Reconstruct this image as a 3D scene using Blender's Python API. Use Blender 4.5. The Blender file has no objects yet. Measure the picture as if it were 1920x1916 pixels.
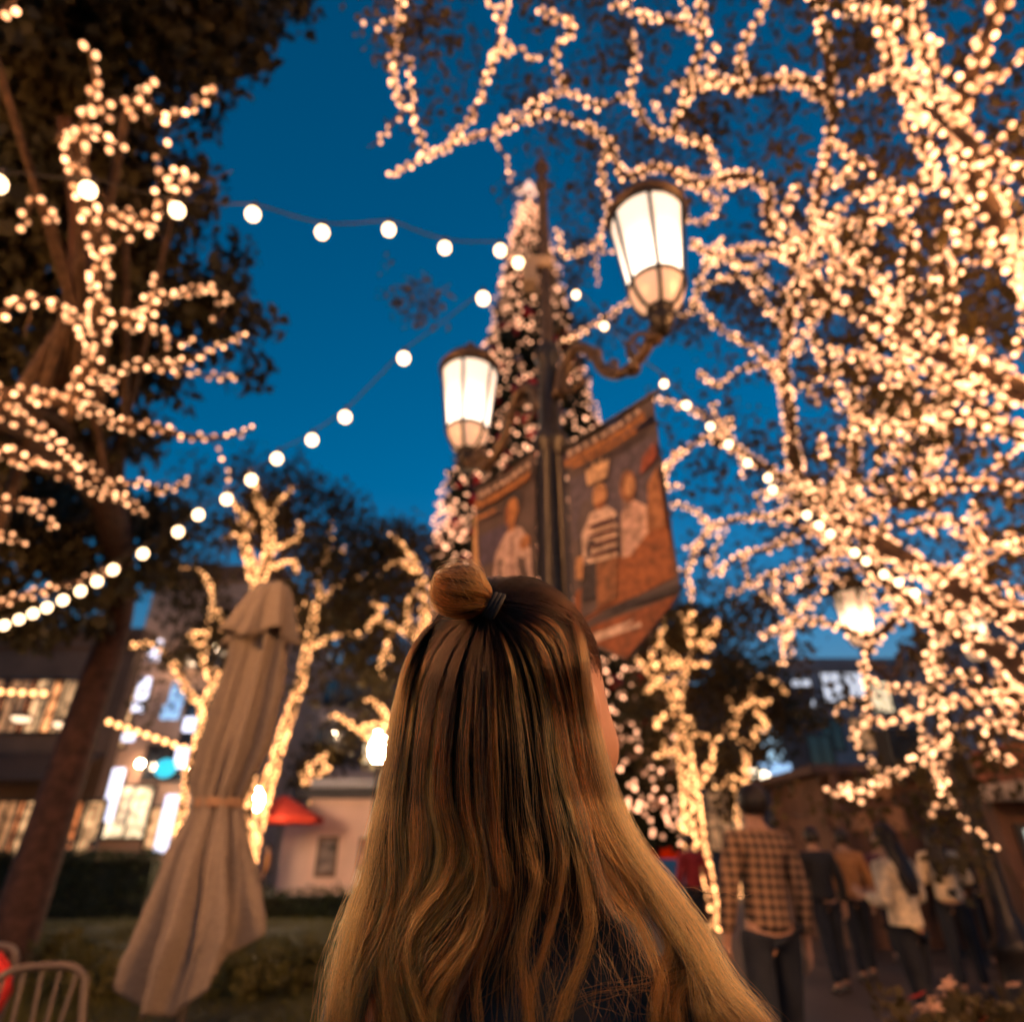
import bpy, bmesh, math
import numpy as np
from mathutils import Vector

RNG = np.random.default_rng(11)
R = math.radians
SC = bpy.context.scene
COL = SC.collection

# ------------------------------------------------------------------ camera
PITCH = R(28.0)
FPX = 1200.0                     # focal length in pixels of a 1920 px wide frame
CAM = np.array([0.0, 0.0, 1.40])
cd = bpy.data.cameras.new('camera')
cd.sensor_width = 36.0
cd.lens = 36.0 * FPX / 1920.0
cd.clip_start = 0.02
cd.clip_end = 500.0
cd.dof.use_dof = True
cd.dof.focus_distance = 0.555
cd.dof.aperture_fstop = cd.lens / 7.0
cd.dof.aperture_blades = 0
cam = bpy.data.objects.new('camera', cd)
COL.objects.link(cam)
cam.location = CAM
cam.rotation_euler = (math.pi / 2 + PITCH, 0, 0)
SC.camera = cam

# ------------------------------------------------------------------ world: blue hour sky
w = bpy.data.worlds.new('World')
SC.world = w
w.use_nodes = True
wn = w.node_tree
wn.nodes.clear()
out = wn.nodes.new('ShaderNodeOutputWorld')
bg = wn.nodes.new('ShaderNodeBackground')
sky = wn.nodes.new('ShaderNodeTexSky')
sky.sky_type = 'NISHITA'
sky.sun_disc = False
sky.sun_elevation = R(0.0)
sky.sun_rotation = R(200)
sky.ozone_density = 3.0
sky.air_density = 1.0
sky.dust_density = 0.0
hsv = wn.nodes.new('ShaderNodeHueSaturation')
hsv.inputs['Saturation'].default_value = 1.27
hsv.inputs['Hue'].default_value = 0.482
wn.links.new(sky.outputs[0], hsv.inputs['Color'])
wn.links.new(hsv.outputs[0], bg.inputs[0])
bg.inputs[1].default_value = 0.66
wn.links.new(bg.outputs[0], out.inputs[0])
SC.view_settings.view_transform = 'Standard'
SC.view_settings.look = 'None'
SC.view_settings.exposure = 0.0
SC.view_settings.gamma = 1.0
SC.view_settings.use_curve_mapping = False
SC.cycles.max_bounces = 6
SC.cycles.diffuse_bounces = 2
SC.cycles.glossy_bounces = 2
SC.cycles.transmission_bounces = 6
SC.cycles.transparent_max_bounces = 8
SC.cycles.sample_clamp_indirect = 4.0
SC.cycles.use_light_tree = True
SC.cycles_curves.shape = 'RIBBONS'

# ------------------------------------------------------------------ picture <-> world helpers
cP, sP = math.cos(PITCH), math.sin(PITCH)

def ray(px, py):
    x = (px - 960.0) / FPX
    y = (958.0 - py) / FPX
    return np.array([x, cP - y * sP, sP + y * cP])

def at(px, py, r):
    d = ray(px, py)
    return CAM + d / np.linalg.norm(d) * r

def atY(px, py, Y):
    d = ray(px, py)
    return CAM + d * (Y / d[1])

def project(P):
    P = np.atleast_2d(P) - CAM
    f = P[:, 1] * cP + P[:, 2] * sP
    u = -P[:, 1] * sP + P[:, 2] * cP
    f = np.where(f < 1e-3, 1e-3, f)
    return 960 + FPX * P[:, 0] / f, 958 - FPX * u / f, f

# ------------------------------------------------------------------ materials
MATS = {}

def nodes_of(m):
    m.use_nodes = True
    return m.node_tree.nodes, m.node_tree.links, m.node_tree.nodes['Principled BSDF']

def mat(name, col, rough=0.6, metal=0.0, var=0.25, scale=8.0, bump=0.0, spec=0.4, col2=None, detail=4):
    if name in MATS:
        return MATS[name]
    m = bpy.data.materials.new(name)
    n, l, p = nodes_of(m)
    p.inputs['Roughness'].default_value = rough
    p.inputs['Metallic'].default_value = metal
    p.inputs['Specular IOR Level'].default_value = spec
    tc = n.new('ShaderNodeTexCoord')
    nz = n.new('ShaderNodeTexNoise')
    nz.inputs['Scale'].default_value = scale
    nz.inputs['Detail'].default_value = detail
    l.new(tc.outputs['Object'], nz.inputs['Vector'])
    rp = n.new('ShaderNodeValToRGB')
    c = np.array(col[:3], float)
    c2 = np.array(col2[:3], float) if col2 is not None else c * (1 + var)
    c1 = c if col2 is not None else c * (1 - var)
    rp.color_ramp.elements[0].position = 0.32
    rp.color_ramp.elements[1].position = 0.68
    rp.color_ramp.elements[0].color = (*c1, 1)
    rp.color_ramp.elements[1].color = (*c2, 1)
    l.new(nz.outputs['Fac'], rp.inputs['Fac'])
    l.new(rp.outputs['Color'], p.inputs['Base Color'])
    if bump > 0:
        b = n.new('ShaderNodeBump')
        b.inputs['Strength'].default_value = bump
        b.inputs['Distance'].default_value = 0.02
        l.new(nz.outputs['Fac'], b.inputs['Height'])
        l.new(b.outputs['Normal'], p.inputs['Normal'])
    MATS[name] = m
    return m

def emit(name, col, strength):
    if name in MATS:
        return MATS[name]
    m = bpy.data.materials.new(name)
    n, l, p = nodes_of(m)
    p.inputs['Base Color'].default_value = (*[min(1, c) * 0.6 for c in col], 1)
    p.inputs['Roughness'].default_value = 0.35
    p.inputs['Emission Color'].default_value = (*col, 1)
    p.inputs['Emission Strength'].default_value = strength
    MATS[name] = m
    return m

def painted_interior(name, col, strength, scale=1.6):
    """glowing pane: a noise pattern painted into its emission imitates a lit room"""
    m = emit(name, col, strength)
    n, l, p = nodes_of(m)
    tc = n.new('ShaderNodeTexCoord')
    vo = n.new('ShaderNodeTexVoronoi'); vo.inputs['Scale'].default_value = scale; vo.distance = 'CHEBYCHEV'
    nz = n.new('ShaderNodeTexNoise'); nz.inputs['Scale'].default_value = scale * 2.2; nz.inputs['Detail'].default_value = 5
    l.new(tc.outputs['Object'], vo.inputs['Vector']); l.new(tc.outputs['Object'], nz.inputs['Vector'])
    mx = n.new('ShaderNodeMix'); mx.data_type = 'RGBA'; mx.blend_type = 'MULTIPLY'; mx.inputs['Factor'].default_value = .75
    rp = n.new('ShaderNodeValToRGB')
    e = rp.color_ramp.elements
    e[0].position = .36; e[0].color = (*[c * .10 for c in col], 1)
    e[1].position = .62; e[1].color = (*[min(1.6, c * 1.5) for c in col], 1)
    l.new(nz.outputs['Fac'], rp.inputs['Fac'])
    bw = n.new('ShaderNodeRGBToBW'); l.new(vo.outputs['Color'], bw.inputs[0])
    l.new(rp.outputs['Color'], mx.inputs['A']); l.new(bw.outputs[0], mx.inputs['B'])
    l.new(mx.outputs['Result'], p.inputs['Emission Color'])
    return m

def lantern_mat(name, col, lo, hi):
    """frosted lamp glass; glow painted into the emission, stronger towards its foot"""
    m = emit(name, col, 1.0)
    n, l, p = nodes_of(m)
    tc = n.new('ShaderNodeTexCoord'); sp = n.new('ShaderNodeSeparateXYZ')
    l.new(tc.outputs['Generated'], sp.inputs[0])
    mr = n.new('ShaderNodeMapRange'); mr.inputs['From Min'].default_value = .10; mr.inputs['From Max'].default_value = .75
    mr.inputs['To Min'].default_value = hi; mr.inputs['To Max'].default_value = lo; mr.interpolation_type = 'SMOOTHSTEP'
    l.new(sp.outputs['Z'], mr.inputs['Value']); l.new(mr.outputs[0], p.inputs['Emission Strength'])
    return m

def leafmat(name, c1, c2):
    if name in MATS:
        return MATS[name]
    m = mat(name, c1, rough=0.55, col2=c2, scale=1.3, spec=0.3)
    n, l, p = nodes_of(m)
    tr = n.new('ShaderNodeBsdfTranslucent')
    mx = n.new('ShaderNodeMixShader')
    mx.inputs[0].default_value = 0.3
    rp = [x for x in n if x.type == 'VALTORGB'][0]
    l.new(rp.outputs['Color'], tr.inputs['Color'])
    l.new(p.outputs[0], mx.inputs[1])
    l.new(tr.outputs[0], mx.inputs[2])
    l.new(mx.outputs[0], n['Material Output'].inputs['Surface'])
    return m

# ------------------------------------------------------------------ object helpers
def link(o, parent=None):
    COL.objects.link(o)
    if parent is not None:
        o.parent = parent
    return o

def fast_mesh(name, V, F):
    """V (n,3), F (m,k) uniform polygons."""
    V = np.asarray(V, np.float32)
    F = np.asarray(F, np.int32)
    me = bpy.data.meshes.new(name)
    m, k = F.shape
    me.vertices.add(len(V))
    me.vertices.foreach_set('co', V.ravel())
    me.loops.add(m * k)
    me.loops.foreach_set('vertex_index', F.ravel())
    me.polygons.add(m)
    me.polygons.foreach_set('loop_start', np.arange(0, m * k, k, dtype=np.int32))
    me.update(calc_edges=True)
    return me

class MB:
    """collects simple shapes into one mesh"""
    def __init__(s):
        s.v = []
        s.f = []
    def add(s, V, F):
        o = len(s.v)
        s.v.extend([tuple(map(float, p)) for p in V])
        s.f.extend([tuple(int(i) + o for i in f) for f in F])
        return s
    def box(s, lo, hi, M=None):
        x0, y0, z0 = lo
        x1, y1, z1 = hi
        V = np.array([[x0, y0, z0], [x1, y0, z0], [x1, y1, z0], [x0, y1, z0], [x0, y0, z1], [x1, y0, z1], [x1, y1, z1], [x0, y1, z1]], float)
        if M is not None:
            V = M(V)
        return s.add(V, [(0, 3, 2, 1), (4, 5, 6, 7), (0, 1, 5, 4), (1, 2, 6, 5), (2, 3, 7, 6), (3, 0, 4, 7)])
    def tube(s, P, r, n=8, cap=True):
        V, F = tube_arrays(P, r, n)
        s.add(V, F)
        if cap:
            m = len(P)
            o = len(s.v) - len(V)
            s.f.append(tuple(o + i for i in reversed(range(n))))
            s.f.append(tuple(o + (m - 1) * n + i for i in range(n)))
        return s
    def lathe(s, prof, c=(0, 0, 0), n=20, axis=None):
        V = []
        for (r, z) in prof:
            for i in range(n):
                a = 2 * math.pi * i / n
                V.append((c[0] + r * math.cos(a), c[1] + r * math.sin(a), c[2] + z))
        F = []
        for j in range(len(prof) - 1):
            for i in range(n):
                i2 = (i + 1) % n
                F.append((j * n + i, j * n + i2, (j + 1) * n + i2, (j + 1) * n + i))
        return s.add(V, F)
    def poly(s, pts, d):
        """prism: polygon pts (list of 3d) extruded by vector d"""
        n = len(pts)
        P = np.array(pts, float)
        V = np.vstack([P, P + np.array(d)])
        F = [tuple(range(n)), tuple(reversed(range(n, 2 * n)))]
        for i in range(n):
            j = (i + 1) % n
            F.append((i, i + n, j + n, j))
        return s.add(V, F)
    def build(s, name, m, parent=None, smooth=False, bevel=0.0):
        me = bpy.data.meshes.new(name)
        me.from_pydata(s.v, [], s.f)
        bm = bmesh.new()
        bm.from_mesh(me)
        bmesh.ops.recalc_face_normals(bm, faces=bm.faces)
        bm.to_mesh(me)
        bm.free()
        me.materials.append(m)
        if smooth:
            me.shade_smooth()
        o = link(bpy.data.objects.new(name, me), parent)
        if bevel > 0:
            b = o.modifiers.new('bevel', 'BEVEL')
            b.width = bevel
            b.segments = 2
            b.limit_method = 'ANGLE'
        return o

def tube_arrays(P, r, n=6):
    P = np.asarray(P, float)
    m = len(P)
    r = np.broadcast_to(np.asarray(r, float), (m,))
    T = np.gradient(P, axis=0)
    T /= np.linalg.norm(T, axis=1, keepdims=True) + 1e-12
    up = np.array([0, 0, 1.0]) if abs(T[0][2]) < 0.9 else np.array([1.0, 0, 0])
    N = np.cross(T[0], up)
    N /= np.linalg.norm(N)
    Ns = [N]
    for i in range(1, m):
        N = N - T[i] * np.dot(N, T[i])
        N /= np.linalg.norm(N) + 1e-12
        Ns.append(N)
    Ns = np.array(Ns)
    Bs = np.cross(T, Ns)
    a = np.arange(n) * 2 * np.pi / n
    V = P[:, None, :] + r[:, None, None] * (np.cos(a)[None, :, None] * Ns[:, None, :] + np.sin(a)[None, :, None] * Bs[:, None, :])
    V = V.reshape(-1, 3)
    i = np.arange(m - 1)[:, None] * n
    k = np.arange(n)[None, :]
    k2 = (k + 1) % n
    F = np.stack([i + k, i + k2, i + n + k2, i + n + k], axis=-1).reshape(-1, 4)
    return V, F

def frames(P):
    P = np.asarray(P, float)
    T = np.gradient(P, axis=0)
    T /= np.linalg.norm(T, axis=1, keepdims=True) + 1e-12
    up = np.array([0.3, 0.2, 1.0])
    N = np.cross(T, up)
    N /= np.linalg.norm(N, axis=1, keepdims=True) + 1e-9
    return T, N, np.cross(T, N)

def catmull(P, per=8):
    P = np.asarray(P, float)
    if len(P) < 3:
        t = np.linspace(0, 1, per + 1)[:, None]
        return P[0] * (1 - t) + P[-1] * t
    Q = np.vstack([2 * P[0] - P[1], P, 2 * P[-1] - P[-2]])
    out = []
    for i in range(1, len(Q) - 2):
        for t in np.linspace(0, 1, per, endpoint=False):
            p0, p1, p2, p3 = Q[i - 1], Q[i], Q[i + 1], Q[i + 2]
            out.append(0.5 * (2 * p1 + (p2 - p0) * t + (2 * p0 - 5 * p1 + 4 * p2 - p3) * t * t + (3 * p1 - p0 - 3 * p2 + p3) * t ** 3))
    out.append(P[-1])
    return np.array(out)

def resample(P, n=None, ds=None):
    P = np.asarray(P, float)
    s = np.concatenate([[0], np.cumsum(np.linalg.norm(np.diff(P[:, :3], axis=0), axis=1))])
    if n is None:
        n = max(2, int(s[-1] / ds) + 1)
    t = np.linspace(0, s[-1], n)
    return np.stack([np.interp(t, s, P[:, k]) for k in range(P.shape[1])], axis=1)

def thing(name, label, cat, loc=(0, 0, 0), group=None):
    o = bpy.data.objects.new(name, None)
    o.empty_display_size = 0.1
    o.location = loc
    COL.objects.link(o)
    o['label'] = label
    o['category'] = cat
    if group:
        o['group'] = group
    return o

def tag(o, label, cat, group=None):
    o['label'] = label
    o['category'] = cat
    if group:
        o['group'] = group
    return o

def structure(o):
    o['kind'] = 'structure'
    return o

def skin_mesh(name, verts, edges, radii, m, parent=None, sub=2, root=0):
    me = bpy.data.meshes.new(name + '_skin')
    me.from_pydata([tuple(v) for v in verts], edges, [])
    o = bpy.data.objects.new(name + '_tmp', me)
    COL.objects.link(o)
    sk = o.modifiers.new('skin', 'SKIN')
    sk.use_smooth_shade = True
    lay = me.skin_vertices[0].data if me.skin_vertices else None
    if lay is None:
        bm = bmesh.new()
        bm.from_mesh(me)
        bm.verts.layers.skin.verify()
        bm.to_mesh(me)
        bm.free()
        lay = me.skin_vertices[0].data
    for i, r in enumerate(radii):
        rr = r if isinstance(r, (tuple, list)) else (r, r)
        lay[i].radius = rr
        lay[i].use_root = (i == root)
    ss = o.modifiers.new('sub', 'SUBSURF')
    ss.levels = sub
    ss.render_levels = sub
    dg = bpy.context.evaluated_depsgraph_get()
    ev = o.evaluated_get(dg)
    new = bpy.data.meshes.new_from_object(ev)
    new.name = name
    bpy.data.objects.remove(o)
    bpy.data.meshes.remove(me)
    new.materials.clear()
    new.materials.append(m)
    new.shade_smooth()
    return link(bpy.data.objects.new(name, new), parent)

# ------------------------------------------------------------------ shared materials
M_metal = mat('lamp_iron', (0.035, 0.028, 0.025), rough=0.42, metal=0.6, var=0.35, scale=30, bump=0.15)
M_bronze = mat('lamp_bronze', (0.10, 0.06, 0.035), rough=0.45, metal=0.5, var=0.35, scale=22, bump=0.15)
M_bark = mat('bark', (0.075, 0.042, 0.026), rough=0.9, var=0.45, scale=14, bump=0.8)
M_leaf = leafmat('leaves_dark', (0.034, 0.032, 0.016), (0.085, 0.066, 0.030))
M_leaf2 = leafmat('leaves_olive', (0.05, 0.04, 0.015), (0.10, 0.065, 0.02))
M_wire = mat('wire', (0.03, 0.022, 0.015), rough=0.6)
PEACH = (1.0, 0.47, 0.215)
AMBER = (1.0, 0.44, 0.155)
ROSE = (1.0, 0.45, 0.235)
BULB_L = {}
for nm, c, s in (('peach', PEACH, 2.8), ('amber', AMBER, 3.2), ('rose', ROSE, 2.9)):
    BULB_L[nm] = [emit(f'bulb_{nm}_bright', c, s * 1.7), emit(f'bulb_{nm}_warm', c, s * 0.85), emit(f'bulb_{nm}_dim', c, s * 0.38)]

def ico(sub):
    bm = bmesh.new()
    bmesh.ops.create_icosphere(bm, subdivisions=sub, radius=1.0)
    V = np.array([v.co[:] for v in bm.verts])
    F = np.array([[v.index for v in f.verts] for f in bm.faces])
    bm.free()
    return V, F
ICO1 = ico(1)
ICO2 = ico(2)
BULB_MESH = {}

def bulb_mesh(tint, k, r):
    key = (tint, k, round(r, 4))
    if key not in BULB_MESH:
        V, F = ICO2
        Z = V.copy()
        Z[:, 2] = np.where(Z[:, 2] > 0, Z[:, 2] * 1.25, Z[:, 2])
        me = fast_mesh('bulb', Z * r, F)
        me.materials.append(BULB_L[tint][k])
        me.shade_smooth()
        BULB_MESH[key] = me
    return BULB_MESH[key]

def light_string(name, label, cat, limbs, tint, ds, r, group, max_ind=300, turn=2.3, seed=1, off=0.006, ref=.03):
    """wind a string of bulbs round the limbs (list of (points, radii))"""
    rng = np.random.default_rng(seed)
    root = thing(name, label, cat, tuple(limbs[0][0][0]), group)
    base = np.array(limbs[0][0][0])
    cen = []
    cab = MB()
    for P, rad in limbs:
        L = np.concatenate([P, np.asarray(rad)[:, None]], axis=1)
        # thicker limbs carry more turns, so more bulbs per metre
        seg = np.linalg.norm(np.diff(L[:, :3], axis=0), axis=1)
        dens = np.clip((L[:, 3] + .012) / (ref + .012), .85, 5.0)
        sc_ = np.concatenate([[0], np.cumsum(seg * (dens[1:] + dens[:-1]) / 2)])
        nn_ = max(2, int(sc_[-1] / ds) + 1)
        tq = np.linspace(0, sc_[-1], nn_)
        Q = np.stack([np.interp(tq, sc_, L[:, q]) for q in range(4)], axis=1)
        if len(Q) < 2:
            continue
        T, N, B = frames(Q[:, :3])
        a = rng.uniform(0, 6.28) + np.arange(len(Q)) * turn + rng.normal(0, 0.5, len(Q))
        dirn = np.cos(a)[:, None] * N + np.sin(a)[:, None] * B
        C = Q[:, :3] + dirn * (Q[:, 3:4] + off) + rng.normal(0, 0.005, (len(Q), 3))
        keep = rng.random(len(Q)) > 0.06
        cen.append((C + dirn * r * 0.4)[keep])
        V, F = tube_arrays(C - base, 0.0035, 3)
        cab.add(V, F)
    cab.build('cable', M_wire, root)['kind'] = 'stuff'
    C = np.vstack(cen)
    k = rng.choice(3, len(C), p=[0.22, 0.48, 0.30])
    px, py, f = project(C)
    vis = (px > -10) & (px < 1930) & (py > -10) & (py < 1926) & (f > 0.1)
    score = np.where(vis, 1.0 / f, 0)
    order = np.argsort(-score)
    ind = [i for i in order[:max_ind] if vis[i]]
    for i in ind:
        o = link(bpy.data.objects.new('bulb', bulb_mesh(tint, int(k[i]), r)), root)
        o.location = C[i] - base
        o.rotation_euler = (rng.uniform(-1, 1), rng.uniform(-1, 1), 0)
    rest = np.setdiff1d(np.arange(len(C)), np.array(ind, int))
    if len(rest):
        V, F = ICO1
        n = len(rest)
        VV = (V[None] * r + (C[rest] - base)[:, None]).reshape(-1, 3)
        FF = (F[None] + (np.arange(n) * len(V))[:, None, None]).reshape(-1, 3)
        me = fast_mesh('bulbs', VV, FF)
        for mm in BULB_L[tint]:
            me.materials.append(mm)
        me.polygons.foreach_set('material_index', np.repeat(k[rest], len(F)).astype(np.int32))
        o = link(bpy.data.objects.new('far_bulbs', me), root)
        o['kind'] = 'stuff'
    return root, len(C)

def leaves_mesh(name, centres, spread, per, size, m, parent, seed=0, droop=0.6, base=np.zeros(3)):
    rng = np.random.default_rng(seed)
    C = np.repeat(np.asarray(centres, float), per, axis=0)
    n = len(C)
    sp = np.repeat(np.broadcast_to(np.asarray(spread, float), (len(centres),)), per)[:, None]
    D = rng.normal(0, 1, (n, 3))
    D /= np.linalg.norm(D, axis=1, keepdims=True)
    P = C + D * sp * rng.random((n, 1)) ** 0.45 * np.array([1, 1, 0.85])
    ax = rng.normal(0, 1, (n, 3))
    ax[:, 2] -= droop * 1.6
    ax /= np.linalg.norm(ax, axis=1, keepdims=True)
    sd = np.cross(ax, rng.normal(0, 1, (n, 3)))
    sd /= np.linalg.norm(sd, axis=1, keepdims=True) + 1e-9
    L = size * rng.uniform(0.6, 1.4, (n, 1))
    W = L * rng.uniform(0.22, 0.4, (n, 1))
    nn = np.cross(ax, sd) * L * 0.12
    V = np.stack([P, P + ax * L * 0.45 + sd * W + nn, P + ax * L, P + ax * L * 0.45 - sd * W + nn], axis=1).reshape(-1, 3) - base
    F = np.arange(n * 4).reshape(-1, 4)
    me = fast_mesh(name, V, F)
    me.materials.append(m)
    return link(bpy.data.objects.new(name, me), parent)

def wood(limbs, names, m, parent, base, n=8):
    for (P, rad), nm in zip(limbs, names):
        V, F = tube_arrays(P - base, rad, n)
        me = fast_mesh(nm, V, F)
        me.materials.append(m)
        me.shade_smooth()
        link(bpy.data.objects.new(nm, me), parent)

def joined_wood(limbs, nm, m, parent, base, n=5):
    if not limbs:
        return
    Vs, Fs, o = [], [], 0
    for P, rad in limbs:
        V, F = tube_arrays(P - base, rad, n)
        Vs.append(V)
        Fs.append(F + o)
        o += len(V)
    me = fast_mesh(nm, np.vstack(Vs), np.vstack(Fs))
    me.materials.append(m)
    me.shade_smooth()
    o = link(bpy.data.objects.new(nm, me), parent)
    o['kind'] = 'stuff'

def twigs(limbs, n, lo, hi, rad, seed, bias=(0, 0, 0.15)):
    rng = np.random.default_rng(seed)
    L = np.array([np.sum(np.linalg.norm(np.diff(P, axis=0), axis=1)) for P, _ in limbs])
    pick = rng.choice(len(limbs), n, p=L / L.sum())
    res = []
    for i in pick:
        P, rr = limbs[i]
        j = rng.integers(1, len(P))
        T = P[j] - P[j - 1]
        T /= np.linalg.norm(T) + 1e-9
        d = rng.normal(0, 1, 3)
        d -= T * np.dot(d, T) * 0.6
        d = d / np.linalg.norm(d) + T * 0.5 + np.array(bias)
        d /= np.linalg.norm(d)
        ln = rng.uniform(lo, hi)
        pts = [P[j]]
        for s in range(4):
            d = d + rng.normal(0, 0.28, 3)
            d /= np.linalg.norm(d)
            pts.append(pts[-1] + d * ln / 4)
        Q = catmull(pts, 4)
        res.append((Q, np.linspace(min(rad, rr[j]), rad * 0.4, len(Q))))
    return res

def limb_px(pts, r0, r1, per=7, wob=0.0, seed=0):
    """limb from a list of (px, py, distance)"""
    P = np.array([at(*p) for p in pts])
    Q = catmull(P, per)
    if wob:
        rng = np.random.default_rng(seed)
        Q[1:-1] += rng.normal(0, wob, (len(Q) - 2, 3))
    return Q, np.linspace(r0, r1, len(Q))

# ================================================================== SETTING
M_pave = mat('paving', (0.10, 0.066, 0.046), rough=0.55, var=0.35, scale=1.2, bump=0.1)
M_soil = mat('lawn_soil', (0.028, 0.026, 0.012), rough=0.95, var=0.4, scale=3)
g = MB()
g.add([(-120, -60, 0), (120, -60, 0), (120, 160, 0), (-120, 160, 0)], [(0, 1, 2, 3)])
structure(g.build('ground', M_pave))
LAWN = [(-30, 1.2), (-0.35, 1.2), (-0.2, 4.2), (-1.0, 7.5), (-3.2, 17.2), (-30, 17.2)]
g = MB()
g.poly([(x, y, 0.004) for x, y in LAWN], (0, 0, 0.05))
structure(g.build('lawn', M_soil))
kb = MB()
for a, b in zip(LAWN[1:5], LAWN[2:5]):
    a = np.array([*a, 0]); b = np.array([*b, 0])
    d = (b - a) / np.linalg.norm(b - a)
    nrm = np.array([-d[1], d[0], 0]) * -0.13
    kb.poly([a + (0, 0, 0.0), b + (0, 0, 0.0), b + nrm, a + nrm], (0, 0, 0.11))
structure(kb.build('kerb', mat('kerb_stone', (0.22, 0.19, 0.16), rough=0.8)))
# grass blades
def inside(x, y):
    c = np.zeros(len(x), bool)
    for i in range(len(LAWN)):
        x1, y1 = LAWN[i]
        x2, y2 = LAWN[(i + 1) % len(LAWN)]
        hit = ((y1 > y) != (y2 > y)) & (x < (x2 - x1) * (y - y1) / (y2 - y1 + 1e-12) + x1)
        c ^= hit
    return c
n = 150000
gy = 2.4 + (RNG.random(n) ** 1.6) * 14.6
gx = RNG.uniform(-1.05, 0.1, n) * gy
ok = inside(gx, gy)
gx, gy = gx[ok], gy[ok]
n = len(gx)
h = RNG.uniform(0.035, 0.09, n) * (1 + 0.6 * np.sin(gx * 1.7) * np.cos(gy * 1.3))
aa = RNG.uniform(0, 6.28, n)
wv = RNG.uniform(0.004, 0.009, n)
lean = RNG.normal(0, 0.03, (n, 2))
V = np.stack([np.stack([gx - wv * np.cos(aa), gy - wv * np.sin(aa), np.full(n, 0.05)], 1),
              np.stack([gx + wv * np.cos(aa), gy + wv * np.sin(aa), np.full(n, 0.05)], 1),
              np.stack([gx + lean[:, 0], gy + lean[:, 1], 0.05 + h], 1)], axis=1).reshape(-1, 3)
me = fast_mesh('grass', V, np.arange(3 * n).reshape(-1, 3))
me.materials.append(leafmat('grass_blade', (0.045, 0.045, 0.010), (0.14, 0.115, 0.025)))
o = link(bpy.data.objects.new('grass', me))
o['kind'] = 'stuff'
o['label'] = 'short dark green grass covering the lawn'

# hedge beyond the lawn
def hedge(x0, x1, y0, y1, h, label, seed):
    t = thing('hedge', label, 'hedge', ((x0 + x1) / 2, (y0 + y1) / 2, 0), 'clipped hedges round the lawn')
    b = np.array([(x0 + x1) / 2, (y0 + y1) / 2, 0])
    m = MB()
    m.box((x0 + .12 - b[0], y0 + .12 - b[1], 0), (x1 - .12 - b[0], y1 - .12 - b[1], h - .1))
    m.build('core', mat('hedge_core', (0.012, 0.014, 0.007), rough=0.95), t)
    rng = np.random.default_rng(seed)
    n = int(900 * (x1 - x0) * h / 6)
    c = np.stack([rng.uniform(x0, x1, n), np.where(rng.random(n) < .6, y0 + rng.normal(0, .05, n), rng.uniform(y0, y1, n)), rng.uniform(0, h, n)], 1)
    top = rng.random(n) < 0.35
    c[top, 2] = h + rng.normal(0, .04, top.sum())
    leaves_mesh('foliage', c, 0.14, 8, 0.07, leafmat('hedge_leaf', (0.018, 0.024, 0.010), (0.04, 0.05, 0.018)), t, seed, 0.0, b)
    return t
hedge(-24, -8.6, 17.6, 18.8, 1.30, 'long dark clipped hedge at the far edge of the lawn beside the shops', 3)
hedge(-8.4, -2.6, 17.6, 18.6, 0.55, 'low dark hedge in front of the pale pink kiosk', 4)

# ------------------------------------------------------------------ buildings
M_glassdark = mat('window_glass', (0.02, 0.025, 0.035), rough=0.12, var=0.3, scale=2, spec=0.8)
M_frame = mat('window_frame', (0.05, 0.04, 0.035), rough=0.5)

def facade(name, label, x0, x1, y, depth, h, wallmat, wins, trim=None, group=None, lit=None):
    """building with front face towards the camera; wins = list of (x0,x1,z0,z1,material)"""
    t = thing(name, label, 'building', ((x0 + x1) / 2, y, 0), group)
    ox = (x0 + x1) / 2
    m = MB()
    m.box((x0 - ox, 0, 0), (x1 - ox, depth, h))
    m.build('wall', wallmat, t)
    m = MB()
    m.box((x0 - ox - .25, -.3, h), (x1 - ox + .25, depth + .25, h + .35))
    m.box((x0 - ox - .12, -.15, h - .35), (x1 - ox + .12, depth + .12, h - .002))
    m.build('cornice', trim or wallmat, t)
    for (a, b, c, d, mm) in wins:
        a -= ox; b -= ox
        f = MB()
        e = 0.09
        f.box((a - e, -.10, c - e), (b + e, .02, c))
        f.box((a - e, -.10, d), (b + e, .02, d + e))
        f.box((a - e, -.10, c + .001), (a, .02, d - .001))
        f.box((b, -.10, c + .001), (b + e, .02, d - .001))
        mid = (a + b) / 2
        f.box((mid - .03, -.08, c + .002), (mid + .03, .02, d - .002))
        wo = f.build('window', M_frame, t)
        p = MB()
        p.box((a, -.03, c), (b, .004, d))
        p.build('pane', mm, wo)
    return t

def XZ(px, py, Y):
    p = atY(px, py, Y)
    return p[0], p[2]

M_warmwin = painted_interior('lit_window_warm', (1.0, 0.55, 0.25), 1.3)
M_whitewin = emit('lit_window_white', (0.85, 0.88, 1.0), 0.85)
M_creamwin = painted_interior('lit_window_cream', (1.0, 0.76, 0.46), 1.8)
M_dimwin = painted_interior('lit_window_dim', (1.0, 0.45, 0.18), 0.55)
M_brownwall = mat('brown_stucco', (0.13, 0.075, 0.05), rough=0.85, var=0.3, scale=0.7, bump=0.2)
M_peachwall = mat('peach_stucco', (0.5, 0.31, 0.22), rough=0.85, var=0.2, scale=0.6)
M_lilacwall = mat('pale_stucco', (0.36, 0.27, 0.25), rough=0.85, var=0.25, scale=0.5)
M_greywall = mat('grey_stucco', (0.27, 0.25, 0.27), rough=0.85, var=0.2, scale=0.5)

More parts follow.
